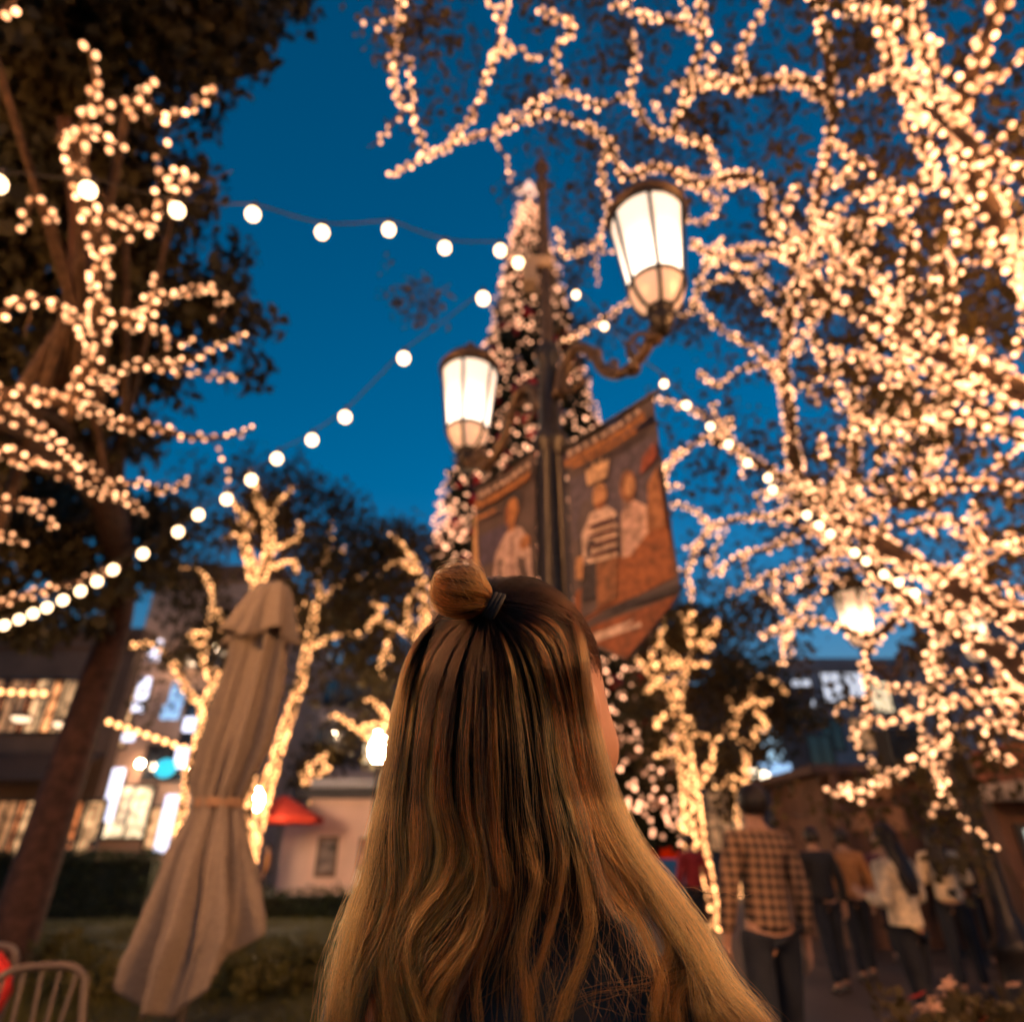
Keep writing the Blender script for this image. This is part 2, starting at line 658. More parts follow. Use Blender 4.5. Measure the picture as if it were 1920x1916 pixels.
# A: dark brown cafe building at the left edge
Y = 24.0
wins = []
for px in (-60, 10, 60, 110, 150):
    x, z = XZ(px, 1230, Y)
    wins.append((x - .55, x + .55, 5.2, 7.0, M_dimwin if px < 100 else M_warmwin))
for px in (-40, 20, 75, 130, 170):
    x, z = XZ(px, 1500, Y)
    wins.append((x - .55, x + .55, 1.2, 2.9, M_warmwin if px in (-40, 75, 170) else M_dimwin))
xr = XZ(205, 1400, Y)[0]
A = facade('cafe_building', 'dark brown cafe building behind the hedge at the left edge', -34, xr, Y, 0.6, 8.6, M_brownwall, wins)
# awning with bulbs along its edge
aw = thing('shop_awning', 'dark brown awning with a bulb-trimmed edge on the cafe front', 'awning', (xr - 5, Y, 3.4))
m = MB()
m.poly([(-9, -1.9, 0.0), (5, -1.9, 0.0), (5, -.11, 1.0), (-9, -.11, 1.0)], (0, 0, .06))
m.build('canopy', mat('awning_brown', (0.07, 0.035, 0.022), rough=0.9), aw)
for k, (px, py) in enumerate([(40, 1352), (118, 1363)]):
    d = MB()
    p = atY(px, py - 6, Y - 1.2) - np.array(aw.location)
    d.lathe([(0.01, .22), (.16, .2), (.34, .05), (.36, 0)], c=p, n=16)
    s = d.build('lamp_shade', mat('shade_copper', (0.2, 0.09, 0.04), rough=0.5), aw, smooth=True)
    d = MB()
    V, F = ICO2
    d.add(V * np.array([.30, .30, .14]) + p + (0, 0, .0), F)
    d.build('lamp_bulb', emit('awning_lamp', (1.0, 0.66, 0.40), 2.6), aw, smooth=True)

# B: shop front with white light bars
Y = 27.0
xa, _ = XZ(205, 1400, Y)
xb, _ = XZ(455, 1400, Y)
wins = []
for px, py0, py1, mm in ((255, 1475, 1570, M_creamwin), (228, 1290, 1400, M_warmwin), (318, 1400, 1460, M_glassdark),
                         (395, 1300, 1420, M_glassdark), (405, 1480, 1575, M_creamwin), (325, 1515, 1590, M_warmwin), (400, 1180, 1250, M_glassdark)):
    x, z1 = XZ(px, py0, Y)
    _, z0 = XZ(px, py1, Y)
    wins.append((x - .75, x + .75, max(z0, .3), z1, mm))
B = facade('shop_building', 'pale shop building with two glowing white light bars on its front', xa + .05, xb, Y, 10, 12.5, M_peachwall, wins, trim=M_brownwall)
ox = (xa + .05 + xb) / 2
M_bar = emit('light_bar_white', (0.80, 0.80, 1.0), 1.9)
def bar(px0, py0, px1, py1, wd=0.22):
    x0, z0 = XZ(px0, py0, Y - .4)
    x1, z1 = XZ(px1, py1, Y - .4)
    x = (x0 + x1) / 2 - ox
    b = MB()
    b.box((x - wd, -.55, min(z0, z1)), (x + wd, -.35, max(z0, z1)))
    b.build('light_bar', M_bar, B, bevel=.05)
    b = MB()
    b.box((x - wd * .6, -.349, min(z0, z1) + .1), (x + wd * .6, .01, max(z0, z1) - .1))
    b.build('bar_bracket', M_frame, B)
for seg in ((297, 1200, 286, 1240), (276, 1270, 258, 1335), (244, 1375, 240, 1390), (228, 1440, 196, 1540), (360, 1345, 352, 1372), (345, 1400, 336, 1440), (328, 1490, 298, 1598)):
    bar(*seg)
# invented wall lamps, added to brighten the dark facades
def added_sconces(t, pts, y, r=.13):
    for (x, z) in pts:
        m = MB(); V, F = ICO2; m.add(V * r + (x, y - .55, z), F); m.build('added_sconce_bulb', emit('added_sconce_glow', (1.0, .66, .40), 130.0), t, smooth=True)
        m = MB(); m.box((x - .03, y - .55 + r, z - .03), (x + .03, y - .002, z + .03)); m.lathe([(.02, r + .02), (.16, r + .0), (.17, r - .02)], c=(x, y - .55, z), n=10); m.build('added_sconce_arm', M_frame, t)
added_sconces(B, [(XZ(285, 1215, 26.5)[0] - ox, 9.2), (XZ(330, 1270, 26.5)[0] - ox, 8.6), (XZ(395, 1270, 26.5)[0] - ox, 9.0), (XZ(360, 1450, 26.5)[0] - ox, 4.2), (XZ(262, 1440, 26.5)[0] - ox, 4.4)], 0)
# hanging blue signs
for px, py, c, nm, lab in ((330, 1312, (0.35, 0.62, 1.0), 'blade_sign', 'pale blue glowing blade sign high on the pale shop front'),
                      (310, 1440, (0.05, 0.75, 1.0), 'round_sign', 'bright cyan round glowing sign on the pale shop front')):
    p = atY(px, py, Y - 1.0)
    t = thing(nm, lab, 'sign', tuple(p))
    b = MB()
    if nm == 'round_sign':
        V, F = ICO2
        b.add(V * np.array([.42, .14, .36]), F)
    else:
        b.box((-.28, -.1, -.2), (.3, .1, .7))
        b.box((-.45, -.1, -.75), (.25, .1, -.201))
    b.build('panel', emit(nm + '_glow', c, 1.0), t, bevel=.06)
    b = MB()
    b.box((-.05, .16 if nm == 'round_sign' else .101, -.05), (.05, .99, .05))
    b.build('bracket', M_frame, t)

# C: pale building farther back
Y = 46.0
xa, _ = XZ(470, 1400, Y)
xb, _ = XZ(815, 1400, Y)
wins = []
for px in (520, 610, 660, 705, 760):
    for py in (1290, 1395):
        x, z = XZ(px, py, Y)
        wins.append((x - .8, x + .8, z - 1.2, z + 1.2, M_creamwin if (px, py) in ((705, 1395), (760, 1395)) else M_glassdark))
CB = facade('terrace_building', 'pale lilac terrace building with tall dark windows behind the trees', xa, xb, Y, 10, 12.6, M_lilacwall, wins)
added_sconces(CB, [(-6, 8.5), (-3.2, 8.6), (-.5, 8.4), (2.4, 8.5), (5, 8.5), (-4.5, 4), (.8, 4.1), (4, 4)], 0, .16)  # more added wall lamps to lift this facade
# D: grey building at right
Y = 44.0
xa, _ = XZ(1480, 1300, Y)
xb, _ = XZ(1990, 1300, Y)
wins = []
for px, py, mm in ((1505, 1300, M_whitewin), (1560, 1287, M_whitewin), (1605, 1287, M_whitewin), (1650, 1305, M_creamwin), (1505, 1375, M_glassdark), (1560, 1375, M_glassdark), (1615, 1375, M_dimwin), (1720, 1300, M_glassdark), (1780, 1300, M_glassdark), (1850, 1300, M_dimwin)):
    x, z = XZ(px, py, Y)
    wins.append((x - .65, x + .65, z - 1.0, z + .9, mm))
facade('grey_building', 'grey stone building with bright white upper windows at the far right', xa, xb, Y, 10, XZ(1560, 1245, Y)[1], M_greywall, wins)
# gabled roof behind the far right lantern
p = atY(1850, 1150, 40)
t = thing('gabled_building', 'grey gabled building rising behind the twin lamp at right', 'building', (p[0], 40.0, 0))
m = MB()
m.box((-4.5, 0, 0), (6, 3.9, p[2] - 2.5))
m.build('wall', M_greywall, t)
m = MB()
m.poly([(-5, -.3, p[2] - 2.498), (6.5, -.3, p[2] - 2.498), (0.6, -.3, p[2] + 1.6)], (0, 4.1, 0))
m.build('roof', mat('grey_roof', (0.22, 0.2, 0.21), rough=0.8), t)
# E: dark shop with the glowing emblem
Y = 36.0
xa, _ = XZ(1325, 1500, Y)
xb, _ = XZ(1560, 1500, Y)
wins = []
for px, py, mm in ((1350, 1555, M_dimwin), (1400, 1555, M_warmwin), (1510, 1555, M_creamwin), (1345, 1480, M_dimwin), (1500, 1480, M_glassdark), (1370, 1410, M_glassdark), (1540, 1410, M_glassdark)):
    x, z = XZ(px, py, Y)
    wins.append((x - .6, x + .6, max(.2, z - .9), z + .8, mm))
E = facade('emblem_shop', 'dark brown shop under the glowing blue-white emblem behind the lit tree', xa, xb, Y, 7, XZ(1450, 1300, Y)[1], mat('dark_stucco', (0.10, 0.075, 0.075), rough=0.85), wins)
p = atY(1452, 1430, Y - .5)
t = thing('emblem_sign', 'glowing pale blue rounded emblem above a short bar on the dark shop', 'sign', tuple(p))
prof = [(-.55, 1.55), (-.45, 1.95), (-.05, 2.12), (.35, 2.05), (.55, 1.75), (.55, 1.3), (.62, .75), (.45, .45), (.05, .4), (-.25, .55), (-.45, .95)]
b = MB()
b.poly([(x, 0, z - .3) for x, z in prof], (0, .18, 0))
b.build('emblem', emit('emblem_glow', (0.52, 0.80, 1.0), 1.0), t, bevel=.06)
b = MB()
b.box((-.8, 0, -.55), (.85, .18, .0))
b.build('bar', emit('emblem_bar_glow', (0.40, 0.66, 1.0), 1.0), t, bevel=.05)
b = MB()
b.box((-.4, .181, -.4), (.4, .495, 1.2))
b.build('bracket', M_frame, t)
p = atY(1418, 1456, 30)
t = thing('lit_canopy_lamp', 'small blown-out warm lamp below the glowing emblem', 'lamp', tuple(p))
b = MB()
V, F = ICO2
b.add(V * np.array([.62, .3, .34]), F)
b.build('globe', emit('hot_lamp', (1.0, 0.8, 0.55), 6.0), t, smooth=True)
b = MB()
b.lathe([(.05, -p[2]), (.05, -.3), (.2, -.28), (.2, -.2)], n=10)
b.build('post', M_metal, t, smooth=True)

# F: brown market kiosk with sign boards at right
Y = 12.5
x0, zt = XZ(1535, 1455, Y)
x1, _ = XZ(1815, 1455, Y)
t = thing('market_kiosk', 'brown wooden market kiosk with blank tan boards behind the crowd', 'kiosk', ((x0 + x1) / 2, Y, 0))
ox = (x0 + x1) / 2
M_kiosk = mat('kiosk_wood', (0.13, 0.062, 0.038), rough=0.75, var=0.3, scale=3, bump=0.2)
M_board = mat('tan_board', (0.36, 0.18, 0.09), rough=0.7, var=0.2, scale=2)
m = MB()
m.box((x0 - ox, 0, 0), (x1 - ox, 2.5, zt))
m.build('wall', M_kiosk, t)
m = MB()
m.box((x0 - ox - .35, -.55, zt), (x1 - ox + .35, 2.8, zt + .14))
m.box((x0 - ox - .1, -.28, zt - .1), (x1 - ox + .1, -.002, zt - .001))
m.build('roof', mat('kiosk_roof', (0.09, 0.05, 0.04), rough=0.8), t)
for px, py, wx, wz in ((1615, 1478, .55, .17), (1598, 1540, .32, .14), (1680, 1535, .16, .2)):
    x, z = XZ(px, py, Y - .06)
    m = MB()
    m.box((x - ox - wx, -.075, z - wz), (x - ox + wx, -.003, z + wz))
    m.build('sign_board', M_board, t, bevel=.01)
for xx in (x0 - ox + .05, x1 - ox - .05, (x1 + x0) / 2 - ox + .9):
    m = MB()
    m.box((xx - .06, -.5, 0), (xx + .06, -.38, zt - .003))
    m.build('post', M_kiosk, t, bevel=.01)
m = MB()
m.box((x0 - ox + .2, -.36, 1.0), (x1 - ox - .2, -.003, 1.06))
m.build('counter', M_board, t)
# black speaker box on a bracket above the kiosk
p = atY(1690, 1410, 12.0)
t = thing('speaker_box', 'black box loudspeaker mounted on a pole above the market kiosk', 'loudspeaker', tuple(p))
m = MB(); m.box((-.32, -.25, -.38), (.32, .25, .38)); m.build('cabinet', mat('black_box', (0.012, 0.012, 0.013), rough=0.5), t, bevel=.03)
m = MB(); m.lathe([(.04, zt + .15 - p[2]), (.04, -.381)], c=(0, .05, 0), n=10); m.build('pole', M_metal, t)
m = MB(); m.lathe([(.0, 0), (.2, 0.0), (.22, .02)], n=16); g_ = m.build('grille', M_metal, t); g_.rotation_euler = (R(90), 0, 0); g_.location = (0, -.252, 0)
# far right stall with pale awning
Y = 9.5
x0, za = XZ(1848, 1490, Y)
t = thing('awning_stall', 'stall with a pale awning edge and bright window at the right edge', 'stall', (x0 + 1.5, Y, 0))
m = MB(); m.box((-1.45, 0, 0), (2.4, .8, za + .5)); m.build('wall', M_kiosk, t)
m = MB(); m.poly([(-1.55, -.9, za - .08), (2.5, -.9, za - .08), (2.5, -.9, za + .12), (-1.55, -.9, za + .12)], (0, .9 - .003, 0)); m.build('awning', mat('pale_awning', (0.55, 0.38, 0.28), rough=.8), t)
m = MB(); m.box((-1.55, -1.0, za + .12), (2.5, -.003, za + .55)); m.build('fascia', mat('rust_fascia', (0.30, 0.09, 0.04), rough=.8, var=.5, scale=4), t)
w1 = MB(); w1.box((-1.28, -.05, .95), (-.1, -.003, za - .35)); wf = w1.build('window', M_frame, t)
w1 = MB(); w1.box((-1.18, -.07, 1.02), (-.2, -.052, za - .42)); w1.build('pane', emit('stall_window', (0.85, 1.0, 0.92), 0.7), wf)
for k in range(5):
    w1 = MB(); w1.lathe([(0.0, 0), (.07, 0), (.08, .1), (.045, .22), (.03, .26)], c=(-1.05 + .19 * k, -.28, 1.05), n=10)
    w1.build('jar', mat('jar_glass', (0.45, 0.25, 0.14), rough=.3), t, smooth=True)
m = MB(); m.box((-1.4, -.5, .98), (2.3, -.004, 1.05)); m.build('counter', M_board, t)

# pink kiosk by the lawn
Y = 25.0
x0, zt = XZ(582, 1497, Y)
x1, _ = XZ(760, 1497, Y)
xl, _ = XZ(525, 1560, Y)
t = thing('pink_kiosk', 'pale pink kiosk with dark flat roof and two framed posters', 'kiosk', (x0, Y, 0))
M_pink = mat('pink_plaster', (0.74, 0.47, 0.38), rough=.8, var=.10, scale=1.0)
m = MB(); m.box((0, 0, 0), (x1 - x0, 3, zt)); m.build('wall', M_pink, t)
m = MB(); m.box((xl - x0, .4, 0), (-.002, 2.6, zt - .75)); m.build('side_wing', M_pink, t)
m = MB(); m.box((-.5, -.45, zt), (x1 - x0 + .4, 3.3, zt + .32)); m.build('roof', mat('kiosk_dark_roof', (0.03, 0.025, 0.03), rough=.6), t)
m = MB(); m.box((.1, -.62, zt + .33), (x1 - x0 + .3, -.2, zt + .62)); m.build('gutter', mat('gutter_grey', (0.3, 0.28, 0.32), rough=.4), t)
for px, py, wx, wz, c in ((613, 1605, .36, .62, (0.16, 0.11, 0.10)), (686, 1600, .26, .5, (0.30, 0.05, 0.05))):
    x, z = XZ(px, py, Y)
    f = MB(); f.box((x - x0 - wx, -.06, z - wz), (x - x0 + wx, -.002, z + wz)); fo = f.build('poster_frame', mat('frame_brown', (0.13, 0.06, 0.03), rough=.6), t)
    f = MB(); f.box((x - x0 - wx + .07, -.075, z - wz + .12), (x - x0 + wx - .07, -.062, z + wz - .1)); f.build('poster', mat('poster_%d' % px, c, rough=.6, var=.9, scale=3), fo)
# red umbrella
p = atY(530, 1515, 23.0)
t = thing('red_umbrella', 'small open red parasol beside the pale pink kiosk', 'umbrella', (p[0], 23.0, 0))
m = MB()
n8 = 8
V = [(0, 0, p[2] + .42)]
for i in range(n8):
    a = 2 * math.pi * (i + .5) / n8
    V.append((1.35 * math.cos(a), 1.35 * math.sin(a), p[2] - .28))
for i in range(n8):
    a = 2 * math.pi * (i + .5) / n8
    V.append((1.35 * math.cos(a), 1.35 * math.sin(a), p[2] - .45))
F = [(0, 1 + i, 1 + (i + 1) % n8) for i in range(n8)] + [(1 + i, 9 + i, 9 + (i + 1) % n8, 1 + (i + 1) % n8) for i in range(n8)]
m.add(V, F); m.build('canopy', mat('red_canvas', (0.55, 0.045, 0.02), rough=.8), t)
m = MB(); m.lathe([(.3, 0), (.3, .08), (.03, .1), (.03, p[2] + .3)], n=12); m.build('pole', M_metal, t)
# globe lamps
for px, py, Y, r, lab in ((712, 1405, 13.5, .20, 'round white globe lamp peeking out beside the woman\'s hair'), (474, 1500, 19.0, .26, 'white globe lamp beside the wrapped trunk and red parasol')):
    p = atY(px, py, Y)
    t = thing('globe_lamp', lab, 'street lamp', (p[0], Y, 0), 'globe lamps by the lawn')
    m = MB(); V, F = ICO2; m.add(V * r * np.array([1, 1, 1.3]) + (0, 0, p[2]), F); m.build('globe', emit('globe_glow', (1.0, 0.70, 0.42), 230.0), t, smooth=True)
    m = MB(); m.lathe([(.14, 0), (.12, .25), (.05, .35), (.04, p[2] - r * 1.35), (.1, p[2] - r * 1.3), (.1, p[2] - r * 1.2)], n=12); m.build('post', M_metal, t, smooth=True)

# low shrubs on the lawn in front of the umbrella
for k, (px, py, Y, h, lab) in enumerate(((170, 1850, 8.3, .40, 'low olive shrub on the lawn left of the umbrella foot'), (70, 1820, 9.3, .45, 'low olive shrub near the red cushion at the left edge'),
                                    (470, 1870, 8.2, .34, 'low olive shrub on the lawn right of the umbrella foot'), (575, 1840, 8.9, .36, 'low olive shrub on the lawn beside the woman\'s hair'))):
    p_ = atY(px, py, Y)
    t = thing('low_shrub', lab, 'shrub', (p_[0], Y, .05), 'low shrubs on the lawn')
    rng_ = np.random.default_rng(900 + k)
    c_ = np.stack([rng_.normal(0, .34, 46), rng_.normal(0, .22, 46), rng_.uniform(.06, h, 46)], 1)
    leaves_mesh('foliage', c_, .12, 30, .07, leafmat('shrub_leaf', (0.05, 0.048, 0.012), (0.16, 0.125, 0.03)), t, 910 + k, -.6)
    for q in range(5):
        m = MB(); e_ = c_[q * 9]; m.tube([(0, 0, 0), e_ * (.5, .5, .6), e_], [.008, .006, .004], 5); m.build('stem', M_bark, t)

# ================================================================== TREES AND LIGHTS
# ---- big right-hand tree
D = 6.0
RT = [
 # main limbs
 ([(2240, 1420, 4.3), (2080, 1290, 4.6), (1920, 1165, 5.0), (1760, 1085, 5.3), (1640, 1015, 5.6), (1540, 945, 5.9), (1490, 900, 6.1)], .13, .06),
 ([(2080, 1290, 4.6), (1960, 1290, 4.9), (1880, 1225, 5.1), (1780, 1180, 5.3), (1700, 1125, 5.5), (1610, 1045, 5.8), (1545, 1000, 6.0)], .10, .05),
 ([(2240, 1000, 4.0), (2060, 820, 4.2), (1960, 760, 4.5), (1850, 700, 4.7), (1740, 655, 5.0), (1640, 600, 5.3), (1560, 565, 5.6), (1480, 480, 5.9), (1400, 468, 6.2), (1340, 478, 6.4), (1295, 455, 6.5)], .09, .02),
 ([(2060, 820, 4.2), (1960, 600, 4.2), (1900, 470, 4.3), (1830, 340, 4.4), (1790, 230, 4.5), (1830, 120, 4.6), (1870, 20, 4.7), (1890, -50, 4.8)], .07, .03),
 # hub fan
 ([(1500, 915, 6.0), (1485, 840, 6.1), (1478, 760, 6.2), (1468, 680, 6.3), (1480, 600, 6.3), (1500, 520, 6.2), (1520, 440, 6.1), (1540, 340, 6.0), (1560, 240, 5.9), (1555, 140, 5.8), (1540, 40, 5.7), (1540, -40, 5.6)], .07, .03),
 ([(1475, 740, 6.2), (1440, 680, 6.4), (1395, 640, 6.6), (1340, 610, 6.7), (1300, 560, 6.8)], .035, .012),
 ([(1468, 680, 6.3), (1400, 690, 6.4), (1350, 720, 6.5), (1310, 700, 6.6)], .03, .012),
 ([(1500, 600, 6.2), (1560, 545, 6.0), (1600, 470, 5.8), (1640, 400, 5.6), (1720, 380, 5.4)], .04, .015),
 ([(1500, 915, 6.0), (1440, 880, 6.2), (1390, 850, 6.3), (1330, 822, 6.4), (1275, 850, 6.5), (1240, 882, 6.5)], .05, .014),
 ([(1390, 850, 6.3), (1345, 800, 6.5), (1290, 765, 6.6), (1225, 748, 6.6)], .03, .01),
 ([(1275, 850, 6.5), (1250, 880, 6.5), (1250, 925, 6.5)], .02, .01),
 ([(1520, 950, 6.0), (1460, 965, 6.1), (1400, 970, 6.3), (1335, 985, 6.4), (1300, 955, 6.5), (1255, 945, 6.6)], .045, .012),
 ([(1335, 985, 6.4), (1305, 1030, 6.5), (1290, 1080, 6.6), (1300, 1125, 6.7)], .03, .01),
 ([(1560, 985, 5.9), (1500, 1000, 6.1), (1440, 1030, 6.2), (1390, 1042, 6.3), (1340, 1075, 6.4), (1330, 1050, 6.5)], .045, .012),
 ([(1570, 1005, 5.9), (1525, 1050, 6.1), (1475, 1065, 6.2), (1420, 1090, 6.3), (1365, 1112, 6.4)], .035, .01),
 ([(1525, 1050, 6.1), (1545, 1085, 6.1), (1585, 1090, 6.0)], .02, .01),
 ([(1595, 930, 5.9), (1602, 870, 5.9), (1606, 800, 5.9), (1600, 740, 5.9), (1622, 680, 5.8), (1640, 610, 5.6), (1690, 560, 5.3), (1750, 520, 5.1)], .05, .02),
 ([(1600, 780, 5.9), (1640, 820, 5.8), (1690, 850, 5.7), (1745, 880, 5.6)], .025, .01),
 ([(1610, 955, 5.8), (1700, 940, 5.6), (1760, 915, 5.4), (1830, 905, 5.2), (1940, 925, 5.0)], .05, .025),
 ([(1690, 990, 5.6), (1760, 975, 5.4), (1815, 985, 5.3), (1830, 1020, 5.3), (1810, 1060, 5.3), (1795, 1080, 5.3)], .03, .012),
 ([(1960, 835, 4.5), (1850, 800, 4.8), (1760, 800, 5.0), (1690, 808, 5.2), (1648, 825, 5.3)], .045, .014),
 ([(1650, 600, 5.3), (1700, 500, 5.1), (1695, 420, 5.1), (1620, 405, 5.3), (1550, 440, 5.6)], .05, .02),
 ([(1740, 655, 5.0), (1780, 560, 4.8), (1760, 470, 4.8), (1800, 400, 4.6), (1870, 380, 4.4)], .05, .02),
 ([(1940, 340, 4.2), (1860, 300, 4.3), (1800, 250, 4.4), (1740, 205, 4.6), (1690, 165, 4.8)], .045, .015),
 ([(1900, 470, 4.3), (1840, 400, 4.4), (1780, 350, 4.6), (1720, 330, 4.8)], .04, .015),
 ([(1790, 230, 4.5), (1720, 160, 4.7), (1660, 140, 4.9)], .03, .012),
 ([(1700, 45, 5.2), (1640, 25, 5.4), (1560, 10, 5.6), (1500, -20, 5.7)], .03, .02),
 ([(1700, 45, 5.2), (1695, 90, 5.3), (1640, 140, 5.4), (1600, 175, 5.5)], .025, .012),
 ([(1558, 180, 5.9), (1480, 150, 6.0), (1400, 165, 6.1), (1330, 150, 6.2), (1280, 195, 6.3), (1262, 250, 6.4), (1215, 240, 6.4), (1180, 185, 6.4), (1120, 200, 6.4), (1060, 172, 6.4), (1010, 190, 6.4)], .05, .012),
 ([(1400, 165, 6.1), (1388, 100, 6.0), (1420, 40, 5.9), (1445, -20, 5.8)], .03, .014),
 ([(1262, 250, 6.4), (1325, 270, 6.4), (1345, 320, 6.4)], .02, .01),
 ([(1490, 460, 6.0), (1445, 420, 6.2), (1435, 350, 6.3), (1380, 330, 6.3), (1300, 345, 6.4), (1240, 312, 6.4), (1170, 330, 6.4), (1140, 265, 6.4), (1100, 237, 6.4), (1030, 215, 6.4), (960, 235, 6.3), (900, 255, 6.2), (840, 275, 6.1), (790, 300, 6.0), (732, 328, 5.9)], .05, .012),
 ([(840, 275, 6.1), (885, 215, 6.1), (912, 150, 6.0), (932, 80, 5.9), (948, 10, 5.8), (955, -40, 5.8)], .02, .012),
 ([(797, 285, 6.0), (775, 222, 6.0), (745, 180, 5.9), (735, 110, 5.9), (750, 40, 5.8), (752, -30, 5.8)], .02, .012),
 ([(1280, 195, 6.3), (1300, 130, 6.2), (1320, 60, 6.1), (1310, -20, 6.0)], .035, .015),
 ([(1320, 60, 6.1), (1260, 40, 6.2), (1200, 30, 6.2), (1150, 10, 6.2)], .025, .012),
 ([(1180, 185, 6.4), (1192, 110, 6.3), (1182, 60, 6.3)], .02, .01),
 ([(1060, 172, 6.4), (1040, 100, 6.3), (1075, 50, 6.2), (1010, 20, 6.2)], .025, .012),
 ([(1300, 345, 6.4), (1345, 385, 6.5), (1315, 418, 6.5), (1280, 400, 6.5)], .02, .01),
 ([(1140, 265, 6.4), (1128, 340, 6.5), (1140, 400, 6.6), (1120, 450, 6.7), (1060, 480, 6.8), (1045, 430, 6.9)], .025, .01),
 ([(1330, 480, 6.4), (1310, 530, 6.6), (1290, 590, 6.7), (1200, 560, 6.9), (1130, 600, 7.0), (1060, 640, 7.1)], .025, .01),
 ([(1480, 600, 6.3), (1430, 570, 6.4), (1400, 520, 6.5), (1350, 520, 6.6)], .03, .01),
 ([(1700, 1125, 5.5), (1640, 1195, 5.6), (1560, 1170, 5.8), (1490, 1165, 6.0), (1430, 1195, 6.2)], .045, .012),
 ([(1490, 1165, 6.0), (1450, 1120, 6.2), (1460, 1080, 6.2)], .02, .01),
 ([(1640, 1195, 5.6), (1620, 1260, 5.7), (1660, 1290, 5.7), (1730, 1290, 5.6)], .03, .01),
 ([(1880, 1225, 5.1), (1880, 1320, 5.2), (1850, 1400, 5.3), (1900, 1430, 5.2)], .04, .015),
 ([(1960, 1290, 4.9), (1910, 1370, 5.0), (1870, 1290, 5.1)], .03, .01),
 ([(1620, 1260, 5.7), (1630, 1330, 5.8), (1600, 1380, 5.9), (1640, 1440, 6.0)], .025, .01),
 ([(1780, 1180, 5.3), (1740, 1230, 5.4), (1760, 1300, 5.5), (1775, 1400, 5.6)], .014, .008),
]
rlimbs = [limb_px(p, a * .8, b * .8) for p, a, b in RT]
basep = at(2240, 1420, 4.3)
TB = np.array([basep[0] + .5, basep[1] - .1, 0.0])
trunkP = catmull([TB, TB + (0, 0, .8), TB + (-.1, .05, 1.5), basep], 6)
trunk = (trunkP, np.linspace(.30, .16, len(trunkP)))
up2 = at(2240, 1000, 4.0)
stem2 = (catmull([trunkP[-6], (trunkP[-4] + up2) / 2 + (.15, 0, 0), up2], 6), np.linspace(.15, .10, 13))
right = [L_ for L_ in rlimbs if project(L_[0].mean(0))[0][0] > 1520]
sub = twigs(right, 54, .6, 1.4, .018, 25, (-.1, .1, .35))
rlimbs = rlimbs + sub
rtw = twigs(rlimbs, 170, .2, .5, .012, 21)
ts = thing('large_tree', 'large spreading tree wrapped in fairy lights, its limbs reaching in from the right', 'tree', tuple(TB))
wood([trunk, stem2], ['trunk', 'trunk'], M_bark, ts, TB, 12)
wood(rlimbs, ['branch'] * len(rlimbs), M_bark, ts, TB, 8)
joined_wood(rtw, 'twigs', M_bark, ts, TB, 4)
rng = np.random.default_rng(31)
tips = [P[rng.integers(len(P) // 3, len(P))] for P, _ in (rlimbs * 3 + rtw)]
tips = np.array(tips) + rng.normal(0, .2, (len(tips), 3))
tips = CAM + (tips - CAM) * rng.uniform(1.05, 1.22, (len(tips), 1))
extra = np.array([at(rng.uniform(1000, 1950), rng.uniform(-60, 620), rng.uniform(6.0, 8.0)) for _ in range(120)] +
                 [at(rng.uniform(680, 820), rng.uniform(-60, 90), rng.uniform(5.8, 6.4)) for _ in range(7)] +
                 [at(770 + rng.normal(0, 22), 560 + rng.normal(0, 22), 6.6) for _ in range(5)] +
                 [at(rng.uniform(1050, 1260), rng.uniform(250, 640), rng.uniform(7, 8.5)) for _ in range(45)] +
                 [at(rng.uniform(1250, 1750), rng.uniform(500, 900), rng.uniform(6.5, 8.0)) for _ in range(40)])
allc = np.vstack([tips, extra])
lx, ly, _ = project(allc)
free = np.ones(len(allc), bool)
for qx, qy, qr in ((1625, 1185, 95), (1845, 1220, 80), (1225, 470, 110)):
    free &= np.hypot(lx - qx, ly - qy) > qr
allc = allc[free]
leaves_mesh('crown', allc, 0.27, 34, .075, M_leaf2, ts, 5, .5, TB)
light_string('fairy_lights', 'thousands of peach fairy lights wound round the limbs of the large right-hand tree', 'fairy lights',
             rlimbs, 'peach', .0235, .0175, 'fairy lights wound round trees', 300, 2.3, 41)
light_string('fairy_lights', 'shorter fairy-light strands on the outer twigs of the large right-hand tree', 'fairy lights',
             rtw, 'peach', .036, .0165, 'fairy lights wound round trees', 200, 2.3, 42)

